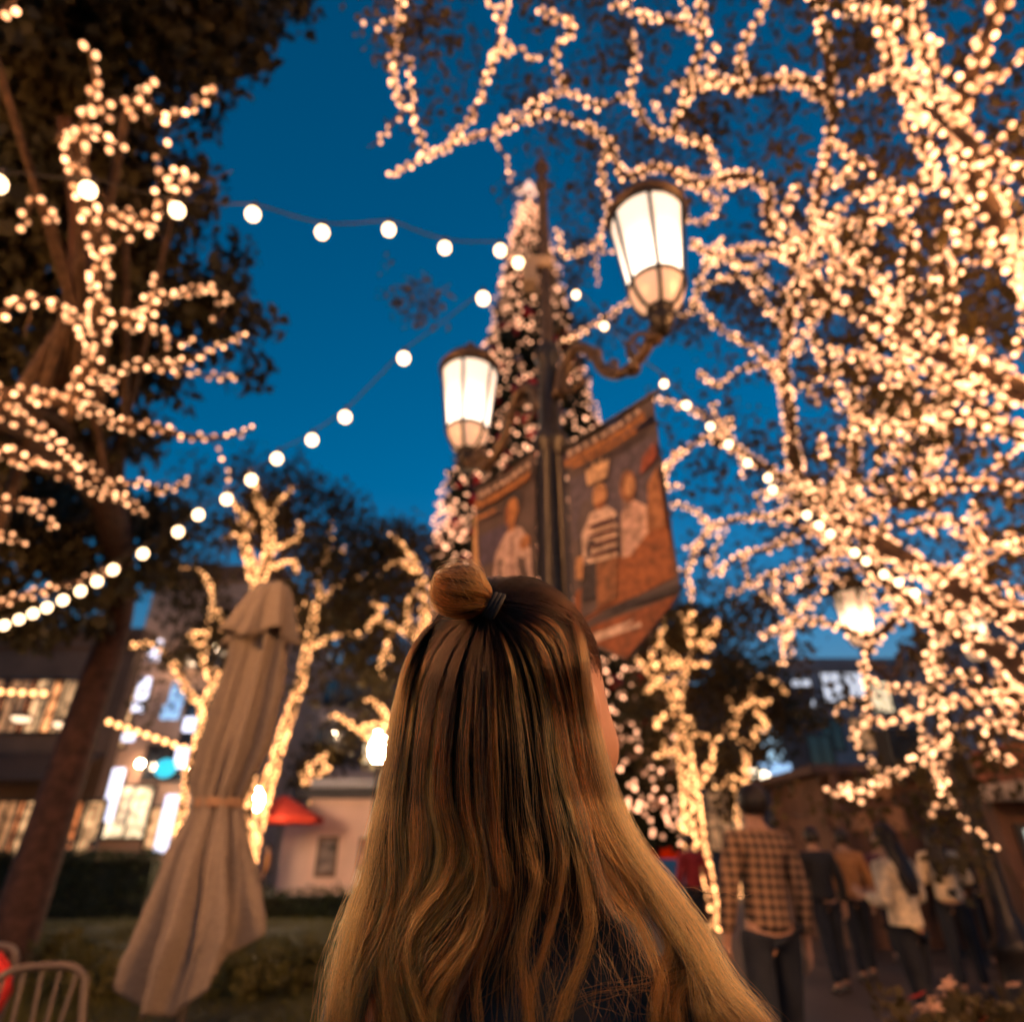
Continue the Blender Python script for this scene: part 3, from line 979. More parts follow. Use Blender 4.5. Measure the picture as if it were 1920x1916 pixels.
# ---- left-hand tree
LT = [
 ([(-120, 720, 6.0), (-10, 765, 6.2), (60, 800, 6.5), (130, 850, 6.8), (200, 905, 7.1), (268, 965, 7.3)], .06, .014),
 ([(-120, 830, 6.2), (-10, 845, 6.4), (60, 870, 6.6), (120, 892, 6.8), (180, 922, 7.0), (245, 945, 7.2)], .05, .012),
 ([(-10, 740, 6.2), (80, 748, 6.4), (160, 765, 6.6), (225, 795, 6.7), (285, 802, 6.8), (345, 817, 6.9), (400, 822, 7.0), (440, 815, 7.1), (476, 803, 7.2)], .06, .010),
 ([(160, 760, 6.6), (200, 712, 6.5), (262, 682, 6.5), (305, 692, 6.5), (365, 702, 6.6), (440, 708, 6.7)], .035, .010),
 ([(262, 685, 6.5), (335, 682, 6.6), (372, 665, 6.6), (402, 652, 6.7), (460, 630, 6.8)], .03, .010),
 ([(130, 780, 6.5), (180, 650, 6.2), (205, 595, 6.0), (250, 600, 6.0), (285, 580, 6.0), (310, 560, 6.0), (345, 545, 6.0), (400, 540, 6.1), (432, 570, 6.2)], .05, .010),
 ([(250, 600, 6.0), (300, 622, 6.1), (332, 640, 6.2), (362, 640, 6.2)], .02, .01),
 ([(255, 605, 6.0), (290, 540, 6.0), (285, 520, 6.0)], .02, .01),
 ([(180, 650, 6.2), (130, 590, 5.8), (60, 560, 5.6), (-20, 600, 5.4)], .04, .012),
 ([(180, 640, 6.1), (190, 480, 5.6), (200, 405, 5.4), (250, 422, 5.4), (290, 400, 5.4), (330, 365, 5.4), (362, 330, 5.5)], .045, .010),
 ([(235, 395, 5.4), (262, 420, 5.4), (300, 440, 5.5)], .02, .01),
 ([(330, 365, 5.4), (300, 330, 5.4), (345, 325, 5.4)], .015, .008),
 ([(190, 480, 5.6), (150, 330, 5.2), (115, 262, 5.1), (145, 272, 5.1), (166, 242, 5.1), (200, 268, 5.1), (225, 275, 5.2)], .04, .010),
 ([(145, 272, 5.1), (165, 215, 5.0), (195, 190, 5.0), (240, 190, 5.0), (282, 150, 5.0)], .02, .008),
 ([(240, 195, 5.0), (282, 205, 5.0), (322, 222, 5.1), (362, 200, 5.1), (402, 168, 5.1)], .02, .008),
 ([(165, 215, 5.0), (178, 150, 4.9), (165, 90, 4.8)], .015, .008),
 ([(200, 905, 7.1), (262, 905, 7.3), (312, 920, 7.4), (352, 900, 7.5)], .025, .010),
 ([(-120, 940, 6.5), (-10, 942, 6.6), (60, 950, 6.8), (102, 990, 7.0)], .04, .012),
 ([(-120, 1000, 6.8), (-10, 1000, 6.9), (45, 1022, 7.0)], .035, .012),
 ([(-60, 1170, 7.4), (0, 1135, 7.5), (60, 1112, 7.6), (110, 1100, 7.7), (165, 1082, 7.8), (225, 1060, 8.0)], .04, .012),
 ([(100, 420, 5.6), (70, 370, 5.5), (40, 430, 5.5)], .02, .008),
 ([(-30, 40, 5.0), (10, 20, 5.0), (40, -20, 5.0)], .02, .008),
]
llimbs = [limb_px(p, a * 1.1, b * 1.1) for p, a, b in LT]
lb = atY(70, 1600, 8.6)
LB = np.array([lb[0], lb[1], 0.0])
t1 = atY(160, 1340, 8.6); t2 = atY(225, 1130, 8.5); t3 = at(200, 930, 8.4); t4 = at(110, 800, 7.6); t5 = at(130, 640, 7.0); t6 = at(150, 440, 6.6); t7 = at(120, 220, 6.3)
trk = catmull([LB, (LB + t1) / 2, t1, t2, t3, t4, t5, t6, t7], 6)
trk = (trk, np.linspace(.27, .05, len(trk)))
tl = thing('dark_leafy_tree', 'tall dark leafy tree on the left with drooping branches and scattered fairy lights', 'tree', tuple(LB))
wood([trk], ['trunk'], mat('red_bark', (0.06, 0.026, 0.017), rough=.9, var=.5, scale=9, bump=.8), tl, LB, 12)
conn = [(catmull([trk[0][min(len(trk[0]) - 1, 22 + 2 * (i % 10))], (trk[0][22 + 2 * (i % 10)] + P[0]) / 2 + (0, 0, .2), P[0]], 5), np.linspace(.05, rr[0], 11)) for i, (P, rr) in enumerate(llimbs)]
wood(llimbs, ['branch'] * len(llimbs), M_bark, tl, LB, 7)
joined_wood(conn, 'limbs', M_bark, tl, LB, 6)
ltw = twigs(llimbs, 40, .15, .5, .010, 23)
joined_wood(ltw, 'twigs', M_bark, tl, LB, 4)
rng = np.random.default_rng(33)
edge_y = [-80, 0, 80, 160, 250, 330, 420, 500, 620, 760, 830, 880, 960, 1060, 1150, 1180]
edge_x = [560, 545, 460, 430, 330, 380, 430, 500, 500, 500, 330, 200, 340, 320, 300, 120]
cl = []
while len(cl) < 350:
    px, py = rng.uniform(-120, 560), rng.uniform(-90, 1180)
    ex = np.interp(py, edge_y, edge_x)
    if px > ex:
        continue
    hole = (np.hypot((px - 300) / 90, (py - 860) / 45) < 1) or (np.hypot((px - 340) / 70, (py - 760) / 28) < 1) or (np.hypot((px - 300) / 60, (py - 300) / 30) < 1) or (np.hypot((px - 340) / 45, (py - 500) / 30) < 1) or (np.hypot((px - 110) / 60, (py - 180) / 25) < 1)
    if hole:
        continue
    dense = 1.0 if px < 330 or py < 140 else .45
    if py > 690 and py < 900 and px > 60:
        dense *= .35
    if rng.random() < dense:
        cl.append(at(px, py, rng.uniform(7.4, 9.4) if py < 880 else rng.uniform(9.4, 11.0)))
leaves_mesh('crown', np.array(cl), .36, 80, .15, M_leaf, tl, 8, 1.3, LB)
light_string('fairy_lights', 'fairy lights scattered along the drooping branches of the dark left-hand tree', 'fairy lights',
             llimbs, 'peach', .038, .0195, 'fairy lights wound round trees', 300, 2.3, 43)
light_string('fairy_lights', 'few loose fairy lights on the small twigs of the dark left-hand tree', 'fairy lights',
             ltw[:16], 'peach', .10, .019, 'fairy lights wound round trees', 100, 2.3, 44)

# ---- small wrapped trees in the middle distance
def small_tree(label, llabel, base_px, Y, limbs, r, tint, ds, leaf_n, leaf_spread, seed, max_ind=160, extra_leaf=None, base_z=0.0, twn=0):
    L = []
    for pts, a, b in limbs:
        P = catmull(np.array([atY(px, py, Y + dy) for px, py, dy in pts]), 6)
        L.append((P, np.linspace(a * (.8 if a > .13 else .5), b * .5, len(P))))
    b0 = atY(base_px[0], base_px[1], Y)
    B0 = np.array([b0[0], Y, base_z])
    low = (catmull([B0, (B0 + L[0][0][0]) / 2, L[0][0][0]], 5), np.full(11, L[0][1][0]) * np.linspace(1.25, 1.0, 11))
    t = thing('wrapped_tree', label, 'tree', tuple(B0), 'wrapped trees in the square')
    wood([low], ['trunk'], M_bark, t, B0, 10)
    wood(L, ['branch'] * len(L), M_bark, t, B0, 7)
    tw = twigs(L, twn, Y * .02, Y * .045, .02, seed) if twn else []
    joined_wood(tw, 'twigs', M_bark, t, B0, 4)
    rng = np.random.default_rng(seed)
    cs = np.array([P[rng.integers(len(P) // 2, len(P))] for P, _ in L for _ in range(leaf_n)])
    cs = cs + rng.normal(0, leaf_spread * .8, cs.shape) + (0, .4, 0)
    if extra_leaf is not None:
        cs = np.vstack([cs, np.array([atY(px + rng.normal(0, sx), py + rng.normal(0, sy), Y + .6) for px, py, sx, sy, k in extra_leaf for _ in range(k)])])
    leaves_mesh('crown', cs, leaf_spread, 60, Y * .011, M_leaf2, t, seed, .3, B0)
    light_string('fairy_lights', llabel, 'fairy lights', L + tw + [low], tint, ds * .52, r * .78, 'fairy lights wound round trees', max_ind, 2.3, seed, .006, .035)
    return t

Yq = 20.0
small_tree('slender tree between the umbrella and the kiosk, its trunk solid with lights', 'amber lights wound tight round the slender leaning trunk behind the umbrella', (462, 1620), 21.0,
    [([(472, 1590, 0), (500, 1480, 0), (530, 1380, 0), (560, 1290, 0), (580, 1200, 0), (592, 1130, 0), (600, 1080, 0), (615, 1040, .2), (622, 980, .3)], .20, .08),
     ([(592, 1140, 0), (630, 1100, .3), (660, 1085, .6), (690, 1082, .8), (700, 1110, 1.0)], .08, .05),
     ([(582, 1215, 0), (620, 1195, -.3), (650, 1185, -.5), (678, 1190, -.6)], .09, .05),
     ([(612, 1045, 0), (635, 1050, .3), (645, 1025, .4)], .05, .04),
     ([(560, 1180, 0), (552, 1160, .2), (575, 1120, .2)], .05, .04)], .062, 'amber', .11, 8, 1.0, 51, 220,
    [(640, 1150, 45, 40, 20), (700, 1230, 40, 60, 18)])
small_tree('bare-branched wrapped tree whose crown rises behind the closed umbrella top', 'amber lights on the upright branches rising behind the closed umbrella top', (470, 1640), 17.0,
    [([(482, 1100, 0), (474, 1075, 0), (462, 1030, 0), (455, 1000, 0), (450, 960, .2), (428, 930, .4), (428, 915, .4)], .16, .05),
     ([(484, 1095, 0), (500, 1050, 0), (505, 1000, 0), (500, 965, 0), (485, 940, .1), (478, 905, .2), (466, 878, .2)], .16, .06),
     ([(500, 1040, 0), (530, 1020, -.2), (555, 1012, -.3), (562, 980, -.4)], .08, .05),
     ([(502, 985, 0), (520, 945, .3), (535, 930, .4), (550, 912, .5)], .05, .04),
     ([(458, 1010, 0), (440, 1000, -.3), (420, 1012, -.4)], .06, .04),
     ([(512, 1065, 0), (545, 1050, -.2), (558, 1070, -.3)], .06, .04),
     ([(470, 1000, 0), (476, 975, .1), (460, 965, .1)], .05, .04)], .058, 'amber', .085, 6, .8, 52, 240,
    [(500, 960, 60, 40, 26), (600, 1020, 45, 45, 16)])
small_tree('wrapped tree just left of the woman\'s bun with curling lit branches', 'amber lights on the curling branches just left of the woman\'s bun', (800, 1640), 18.0,
    [([(795, 1240, 0), (795, 1180, 0), (795, 1120, 0), (788, 1080, 0), (765, 1060, .2), (745, 1055, .3), (720, 1065, .4), (712, 1085, .4)], .15, .05),
     ([(788, 1085, 0), (775, 1045, 0), (760, 1030, .1), (748, 1015, .2), (732, 998, .3)], .09, .05),
     ([(795, 1195, 0), (768, 1175, 0), (766, 1130, .1), (785, 1105, .1)], .09, .06),
     ([(790, 1215, 0), (760, 1185, -.2), (725, 1170, -.4), (700, 1160, -.5), (690, 1180, -.5)], .09, .05),
     ([(740, 1175, -.3), (725, 1205, -.4), (735, 1235, -.4)], .06, .04),
     ([(715, 1165, -.4), (700, 1130, -.3), (720, 1140, -.3)], .06, .04),
     ([(725, 1205, -.4), (712, 1260, -.4), (720, 1280, -.3)], .06, .04)], .055, 'amber', .095, 7, .9, 53, 220,
    [(700, 1080, 40, 40, 16), (770, 1030, 40, 30, 16)])
small_tree('wrapped tree left of the umbrella with arching lit branches', 'amber lights arching over the pale shop front left of the umbrella', (330, 1640), 15.5,
    [([(352, 1450, 0), (372, 1380, 0), (378, 1330, 0), (350, 1295, 0), (330, 1255, .2), (310, 1225, .3), (280, 1208, .4), (245, 1210, .4)], .10, .05),
     ([(378, 1330, 0), (395, 1280, 0), (382, 1240, 0), (385, 1195, 0), (400, 1130, .1), (390, 1090, .2), (365, 1068, .3), (338, 1068, .3)], .08, .04),
     ([(385, 1195, 0), (358, 1185, -.2), (370, 1210, -.2)], .05, .04),
     ([(390, 1290, 0), (410, 1280, -.2), (408, 1255, -.2)], .05, .04),
     ([(400, 1130, .1), (415, 1165, 0), (412, 1180, 0)], .05, .04)], .05, 'amber', .10, 5, .7, 54, 200,
    [(340, 1050, 40, 40, 14), (420, 1180, 40, 40, 10)])
small_tree('small low tree with short lit fingers beside the woman\'s hair', 'short lit fingers of amber lights just left of the woman\'s hair', (735, 1640), 15.0,
    [([(745, 1450, 0), (745, 1400, 0), (735, 1360, 0), (700, 1360, 0), (672, 1365, .2), (640, 1345, .3), (622, 1340, .3)], .07, .04),
     ([(735, 1360, 0), (720, 1335, 0), (705, 1318, .2), (688, 1312, .3)], .06, .04),
     ([(672, 1365, .2), (690, 1385, .1), (715, 1385, 0)], .05, .04)], .048, 'amber', .085, 3, .5, 55, 120)
small_tree('low round shrub of amber lights on the kiosk roof line', 'cluster of amber lights glowing above the dark kiosk roof', (590, 1640), 27.5,
    [([(585, 1470, 0), (580, 1450, 0), (595, 1425, 0), (612, 1415, 0)], .06, .05),
     ([(585, 1465, 0), (600, 1450, .2), (615, 1440, .3), (605, 1430, .3)], .06, .05),
     ([(570, 1470, 0), (565, 1450, .2), (580, 1435, .2)], .06, .05)], .08, 'amber', .16, 3, .7, 56, 90)
small_tree('stout tree right of the woman with a thickly lit forked trunk', 'amber lights wrapped thick round the forked trunk right of the woman', (1318, 1640), 15.0,
    [([(1303, 1580, 0), (1296, 1500, 0), (1285, 1420, 0), (1275, 1350, 0), (1262, 1300, 0), (1258, 1280, 0)], .24, .13),
     ([(1262, 1292, 0), (1235, 1278, .1), (1215, 1260, .2), (1195, 1235, .3)], .10, .04),
     ([(1262, 1285, 0), (1290, 1250, .1), (1300, 1215, .2), (1320, 1195, .3), (1345, 1170, .4)], .09, .04),
     ([(1290, 1250, .1), (1255, 1225, .2), (1235, 1200, .3), (1245, 1160, .4)], .07, .04),
     ([(1300, 1480, 0), (1318, 1455, -.2), (1335, 1430, -.3)], .13, .10),
     ([(1285, 1410, 0), (1250, 1410, .2), (1230, 1420, .3)], .05, .03),
     ([(1272, 1330, 0), (1240, 1345, -.3), (1230, 1360, -.4)], .05, .03),
     ([(1275, 1350, 0), (1295, 1345, -.3), (1300, 1360, -.3)], .05, .03),
     ([(1300, 1215, .2), (1285, 1180, .3), (1290, 1165, .3)], .05, .03)], .048, 'amber', .075, 6, .7, 57, 300,
    [(1275, 1180, 40, 45, 18), (1340, 1260, 40, 50, 14)], twn=26)
small_tree('twisted tree with looping lit limbs above the emblem shop', 'amber lights on looping limbs above the emblem shop', (1405, 1640), 24.0,
    [([(1400, 1470, 0), (1398, 1410, 0), (1380, 1380, 0), (1358, 1370, 0)], .10, .09),
     ([(1380, 1375, 0), (1378, 1350, 0), (1405, 1310, 0), (1412, 1280, 0), (1400, 1255, .2), (1385, 1245, .3)], .12, .07),
     ([(1360, 1372, 0), (1370, 1330, .3), (1360, 1300, .4), (1375, 1295, .4)], .10, .06),
     ([(1405, 1310, 0), (1425, 1318, -.3), (1445, 1315, -.4)], .09, .06),
     ([(1412, 1270, 0), (1440, 1270, -.2), (1462, 1285, -.3), (1475, 1300, -.4)], .09, .06),
     ([(1398, 1400, 0), (1420, 1385, -.3), (1410, 1370, -.3), (1435, 1368, -.4)], .08, .06),
     ([(1412, 1330, 0), (1430, 1345, -.3), (1440, 1360, -.3)], .08, .06)], .07, 'amber', .115, 5, .9, 58, 220,
    [(1400, 1250, 50, 40, 20), (1370, 1180, 40, 30, 8)])
small_tree('low lit shrub clustered beneath the twisted tree at right', 'cluster of amber lights low beneath the glowing emblem', (1380, 1640), 26.0,
    [([(1380, 1480, 0), (1370, 1465, 0), (1352, 1470, 0), (1340, 1480, 0)], .07, .05),
     ([(1385, 1475, 0), (1375, 1450, .2), (1360, 1455, .2)], .07, .05),
     ([(1390, 1470, 0), (1395, 1445, .2), (1385, 1435, .2)], .07, .05)], .075, 'amber', .14, 4, .7, 59, 90)

# ---- tall Christmas tree
CY = 20.5
top = atY(992, 372, CY)
CH = top[2]
CT = np.array([top[0], CY, 0])
tc = thing('christmas_tree', 'towering conical Christmas tree with red ornaments and a glowing star', 'christmas tree', tuple(CT))
def cone_r(z):
    return np.interp(z, [0, 2.2, 12, 16, CH], [3.8, 3.8, 3.0, 2.15, .14])
rng = np.random.default_rng(77)
n = 15000
z = 1.6 + (CH - 1.6) * (1 - np.sqrt(rng.random(n)) * .999)
a = rng.uniform(0, 6.28, n)
rr = cone_r(z) * rng.uniform(.72, 1.05, n) * (1 + .10 * np.sin(a * 7 + z * 2.1))
cs = np.stack([rr * np.cos(a), rr * np.sin(a), z], 1)
leaves_mesh('needles', cs, .16, 5, .34, leafmat('needle', (0.014, 0.022, 0.010), (0.03, 0.04, 0.016)), tc, 78, .2)
m = MB(); m.lathe([(.45, 0), (.4, 3), (.25, CH * .6), (.06, CH)], n=12); m.build('trunk', M_bark, tc, smooth=True)
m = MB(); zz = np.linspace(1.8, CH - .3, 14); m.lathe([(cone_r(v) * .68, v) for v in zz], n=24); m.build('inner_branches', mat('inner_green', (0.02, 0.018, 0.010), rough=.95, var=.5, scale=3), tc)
def ball(cols):
    V, F = ICO2
    me = fast_mesh('ornament', V * .19, F)
    me.materials.append(cols); me.shade_smooth()
    return me
orn = [ball(mat('ornament_red', (0.62, 0.02, 0.016), rough=.22, spec=.7)), ball(mat('ornament_wine', (0.22, 0.008, 0.012), rough=.25, spec=.7)), ball(mat('ornament_pearl', (0.55, 0.38, 0.30), rough=.25, spec=.7))]
for i in range(240):
    z = 2 + (CH - 3) * (1 - math.sqrt(rng.random()))
    a = rng.uniform(math.pi * .95, math.pi * 2.05)
    o = link(bpy.data.objects.new('ornament', orn[rng.choice(3, p=[.62, .2, .18])]), tc)
    r_ = cone_r(z) * 1.07
    o.location = (r_ * math.cos(a), r_ * math.sin(a), z)
    s = rng.uniform(.7, 1.15)
    o.scale = (s, s, s)
st = []
for i in range(8):
    a = math.pi / 2 + i * math.pi / 4
    r_ = .72 if i % 2 == 0 else .34
    st.append((r_ * math.cos(a), -.12, CH + .55 + r_ * math.sin(a)))
m = MB(); m.poly(st, (0, .24, 0)); m.build('star', emit('star_glow', (1.0, 0.55, 0.38), 1.5), tc)
# spirals of lights
limbs = []
zz = 2.0
for lo, turns in ((2.0, 23), (2.6, -16)):
    t_ = np.linspace(0, 1, 2200)
    z = 2.0 + (CH - 3.2) * (1 - (1 - t_) ** 1.35)
    a = -math.pi / 2 + turns * 2 * math.pi * t_
    j = rng.normal(0, .07, (len(t_), 3))
    P = np.stack([cone_r(z) * 1.08 * np.cos(a), cone_r(z) * 1.08 * np.sin(a), z + .35 * np.sin(a * 5.3)], 1) + j + CT
    limbs.append((P, np.full(len(P), .18)))
t_ = np.linspace(0, 1, 1500)
z = 1.8 + 11 * t_
a = -math.pi / 2 + 13 * 2 * math.pi * t_
P = np.stack([cone_r(z) * 1.1 * np.cos(a), cone_r(z) * 1.1 * np.sin(a), z + .3 * np.sin(a * 4.1)], 1) + rng.normal(0, .07, (len(t_), 3)) + CT
limbs.append((P, np.full(len(P), .18)))
light_string('tree_lights', 'rosy white lights spiralling up the towering Christmas tree', 'fairy lights', limbs, 'rose', .18, .055, None, 300, 1.7, 61, .10, .18)

# ---- festoon strings from the lamp post
M_fest = emit('festoon_bulb', (1.0, 0.66, 0.36), 6.5)
def festoon(label, pts, rad, end=None):
    P = np.array([at(*p) for p in pts])
    t = thing('festoon_lights', label, 'string lights', tuple(P[0]), 'festoon strings hung from the lamp post')
    cab = []
    for i, p in enumerate(P):
        cab.append(p + (0, 0, .085))
        if i < len(P) - 1:
            cab.append((p + P[i + 1]) / 2 + (0, 0, .075))
    if end is not None:
        cab.append(np.array(end))
    C = catmull(np.array(cab) - P[0], 4)
    V, F = tube_arrays(C, .006, 5)
    me = fast_mesh('cable', V, F); me.materials.append(M_wire); link(bpy.data.objects.new('cable', me), t)
    V, F = ICO2
    bm_ = fast_mesh('bulb', V * rad * np.array([1, 1, 1.12]), F); bm_.materials.append(M_fest); bm_.shade_smooth()
    s_ = MB(); s_.lathe([(0.0, rad * 1.02 + .06), (.016, rad * 1.02 + .055), (.018, rad * .95), (.014, rad * .9)], n=8)
    so = s_.build('socket', M_wire, t, smooth=True)
    sm = so.data
    bpy.data.objects.remove(so)
    for p in P:
        b = link(bpy.data.objects.new('bulb', bm_), t); b.location = p - P[0]
        s = link(bpy.data.objects.new('socket', sm), b)
    return t
PX, PYY = 0.232, 3.19                # lamp post position
ANCH = np.array([PX, PYY, 5.12])
fa = [(-190, 330), (-5, 345), (165, 357), (332, 395), (474, 402), (604, 436), (729, 431), (834, 465), (938, 470), (972, 493)]
festoon('festoon string crossing the blue sky from the left to the lamp post', [(x, y, 3.9 + .11 * i) for i, (x, y) in enumerate(fa)], .040, ANCH)
fb = [(906, 560), (757, 672), (647, 782), (585, 825), (519, 860), (471, 900), (425, 936), (372, 965), (334, 997), (268, 1038), (212, 1068), (182, 1090), (151, 1108), (118, 1125), (88, 1139), (62, 1150), (36, 1161), (8, 1172), (-25, 1182)]
festoon('festoon string dropping from the lamp post down to the left edge', [(x, y, 4.9 + .22 * i) for i, (x, y) in enumerate(fb)], .046, None)
fc = [(1080, 553), (1133, 612), (1187, 674), (1245, 720), (1287, 760), (1332, 800), (1366, 833), (1402, 868), (1440, 896), (1449, 918), (1513, 966), (1536, 985), (1557, 1001), (1603, 1036), (1624, 1052), (1657, 1077), (1685, 1092), (1715, 1112)]
festoon('festoon string dropping from the lamp post down to the right through the lit tree', [(x, y, 4.6 + .04 * i) for i, (x, y) in enumerate(fc)], .026, None)
# bulb-trimmed awning edge strings
def edge_string(label, a, b, k, Y, rad):
    P = np.array([atY(a[0] + (b[0] - a[0]) * i / (k - 1), a[1] + (b[1] - a[1]) * i / (k - 1), Y) for i in range(k)])
    t = thing('awning_lights', label, 'string lights', tuple(P[0]), 'bulb rows along the cafe awnings')
    V, F = tube_arrays(P - P[0] + (0, 0, rad + .02), .02, 5)
    me = fast_mesh('cable', V, F); me.materials.append(M_wire); link(bpy.data.objects.new('cable', me), t)
    V, F = ICO2
    bm_ = fast_mesh('bulb', V * rad, F); bm_.materials.append(BULB_L['amber'][0]); bm_.shade_smooth()
    for p in P:
        o = link(bpy.data.objects.new('bulb', bm_), t); o.location = p - P[0]
edge_string('level row of amber bulbs along the cafe awning at the left edge', (-40, 1295), (82, 1300), 7, 20.0, .085)
edge_string('sloping row of amber bulbs in front of the pale shop front', (152, 1335), (362, 1408), 13, 20.0, .085)

# ================================================================== LAMP POSTS, BANNERS
M_lglass = lantern_mat('lantern_glass', (1.0, 0.80, 0.62), 1.15, 3.2)
M_lbowl = emit('lantern_bowl_glass', (1.0, 0.60, 0.36), .62)

def lantern(parent, loc, S=1.0, glass=None, bowl=None):
    """lantern hung upright on a cup: loc = base of the cup"""
    loc = np.array(loc)
    def B(prof, nm, mm, n=24):
        m = MB(); m.lathe([(r * S, z * S) for r, z in prof], c=loc, n=n)
        return m.build(nm, mm, parent, smooth=True)
    B([(0.0, -.02), (.035, -.02), (.04, .03), (.065, .05), (.07, .09), (.05, .10), (.05, .13), (.075, .15), (.0, .16)], 'cup', M_metal)
    B([(.07, .152), (.10, .175), (.135, .235), (.150, .30), (.147, .305)], 'bowl', bowl or M_lbowl)
    g_ = B([(.145, .318), (.152, .36), (.205, .80), (.208, .84), (.19, .845), (.0, .85)], 'glass', glass or M_lglass)
    m = MB()
    a = np.linspace(0, 2 * math.pi, 25)
    for rr, zz, tr in ((.154, .312, .012), (.216, .845, .016), (.222, .875, .014)):
        m = MB()
        m.tube(np.stack([loc[0] + S * rr * np.cos(a), loc[1] + S * rr * np.sin(a), np.full(25, loc[2] + S * zz)], 1), tr * S, 6, cap=False)
        m.build('ring', M_metal, parent, smooth=True)
    for i in range(6):
        t = math.pi * 2 * (i + .35) / 6
        c, s = math.cos(t), math.sin(t)
        m = MB()
        P = [(.07, .15), (.105, .17), (.142, .235), (.158, .31), (.165, .36), (.215, .80), (.218, .85)]
        P = catmull(np.array([(loc[0] + S * r * c, loc[1] + S * r * s, loc[2] + S * z) for r, z in P]), 3)
        m.tube(P, .012 * S, 6)
        m.build('rib', M_metal, parent, smooth=True)
    B([(.225, .86), (.24, .875), (.236, .90), (.21, .925), (.20, .93), (.19, .97), (.12, 1.03), (.05, 1.06), (.035, 1.09), (.05, 1.11), (.03, 1.15), (0, 1.19)], 'cap', M_bronze)

def arm(parent, a, b):
    """S-scroll arm from post point a to the lantern base b"""
    a = np.array(a); b = np.array(b)
    h = b - a
    L = math.hypot(h[0], h[1])
    d = np.array([h[0] / L, h[1] / L, 0])
    z = h[2]
    pts = [(0, -.10), (.10 * L, .10), (.24 * L, .16), (.38 * L, .05), (.48 * L, -.14), (.64 * L, -.24), (.84 * L, -.20), (.97 * L, -.06), (L, z * .5 + .0), (L, z)]
    P = catmull(np.array([a + d * s + (0, 0, q) for s, q in pts]), 5)
    m = MB(); m.tube(P, np.linspace(.038, .026, len(P)), 10); m.build('arm', M_bronze, parent, smooth=True)
    # leaf scrolls
    def spiral(c0, r0, turns, s0, sgn):
        t = np.linspace(0, turns * 2 * math.pi, 34)
        rr = r0 * (1 - t / t[-1] * .85)
        return np.array([c0 + d * (rr_ * math.cos(s0 + sgn * tt)) + np.array([0, 0, rr_ * math.sin(s0 + sgn * tt)]) for rr_, tt in zip(rr, t)])
    for c0, r0, tn, s0, sg in ((a + d * L * .20 + (0, 0, -.06), .11, 1.3, 1.2, 1), (a + d * L * .80 + (0, 0, -.12), .09, 1.4, -1.6, -1), (a + d * L * .55 + (0, 0, -.14), .06, 1.2, 2.5, 1)):
        P = spiral(c0, r0, tn, s0, sg)
        m = MB(); m.tube(P, np.linspace(.018, .012, len(P)), 7); m.build('scroll', M_bronze, parent, smooth=True)
    for s_, q in ((.40, .02), (.72, -.26), (.92, -.16)):
        m = MB(); m.lathe([(0, -.03), (.04, -.02), (.05, 0), (.04, .02), (0, .03)], c=a + d * L * s_ + (0, 0, q), n=10); m.build('knuckle', M_bronze, parent, smooth=True)

def lamp_post(label, x, y, arms, armz, top, S=1.0, glass=None, bowl=None, spire=True):
    t = thing('lamp_post', label, 'street lamp', (x, y, 0), 'twin lamp posts')
    prof = [(0, 0), (.26, 0), (.26, .10), (.21, .14), (.20, .5), (.23, .54), (.17, .62), (.12, .8), (.10, .86), (.095, 1.3), (.075, armz - .55), (.10, armz - .52), (.10, armz - .46), (.07, armz - .42), (.06, armz + .12), (.09, armz + .16), (.075, armz + .22), (.04, armz + .28)]
    m = MB(); m.lathe(prof, n=20); m.build('shaft', M_metal, t, smooth=True)
    for k in range(8):
        a_ = 2 * math.pi * k / 8
        m = MB(); m.tube([(.088 * math.cos(a_), .088 * math.sin(a_), 1.35), (.074 * math.cos(a_), .074 * math.sin(a_), armz - .58)], .010, 5); m.build('flute', M_metal, t)
    m = MB()
    if spire:
        m.lathe([(.040, armz + .26), (.036, top - .55), (.055, top - .53), (.055, top - .47), (.028, top - .43), (.03, top - .36), (.065, top - .30), (.045, top - .24), (.02, top - .2), (.012, top - .1), (0, top)], n=14)
    else:
        m.lathe([(.045, armz + .26), (.03, top - .3), (.06, top - .22), (.03, top - .14), (0, top)], n=14)
    m.build('spire', M_bronze, t, smooth=True)
    for (ax, ay, lz) in arms:
        arm(t, (ax * .07 / math.hypot(ax, ay), ay * .07 / math.hypot(ax, ay), armz - .1), (ax, ay, lz))
        lantern(t, (ax, ay, lz), S, glass, bowl)
    return t

U = np.array([.636, -.771])
ARM_L = .88
LZ = 3.80
MAIN = lamp_post('tall black twin-lantern lamp post with banners behind the woman\'s head', PX, PYY, [(U[0] * ARM_L, U[1] * ARM_L, LZ), (-U[0] * ARM_L, -U[1] * ARM_L, LZ)], 4.05, 6.45)
m = MB(); m.box((-.14, -.05, 5.02), (.05, .05, 5.12)); m.box((-.16, -.06, 4.86), (-.06, .06, 5.019)); m.build('junction_box', mat('junction_tan', (.4, .28, .18), rough=.6), MAIN, bevel=.01)
# second post far right
q1 = atY(1625, 1232, 7.45); q2 = atY(1848, 1262, 8.1)
lz = (q1[2] + q2[2]) / 2
c = (q1 + q2) / 2
hv = (q2 - q1)[:2] / 2
lamp_post('twin-lantern lamp post standing beyond the lit tree at far right', c[0], c[1], [(hv[0], hv[1], lz), (-hv[0], -hv[1], lz)], lz + .15, lz + 1.2, .95, lantern_mat('lantern_glass_far', (1.0, .66, .40), .6, 6.0), None, False)
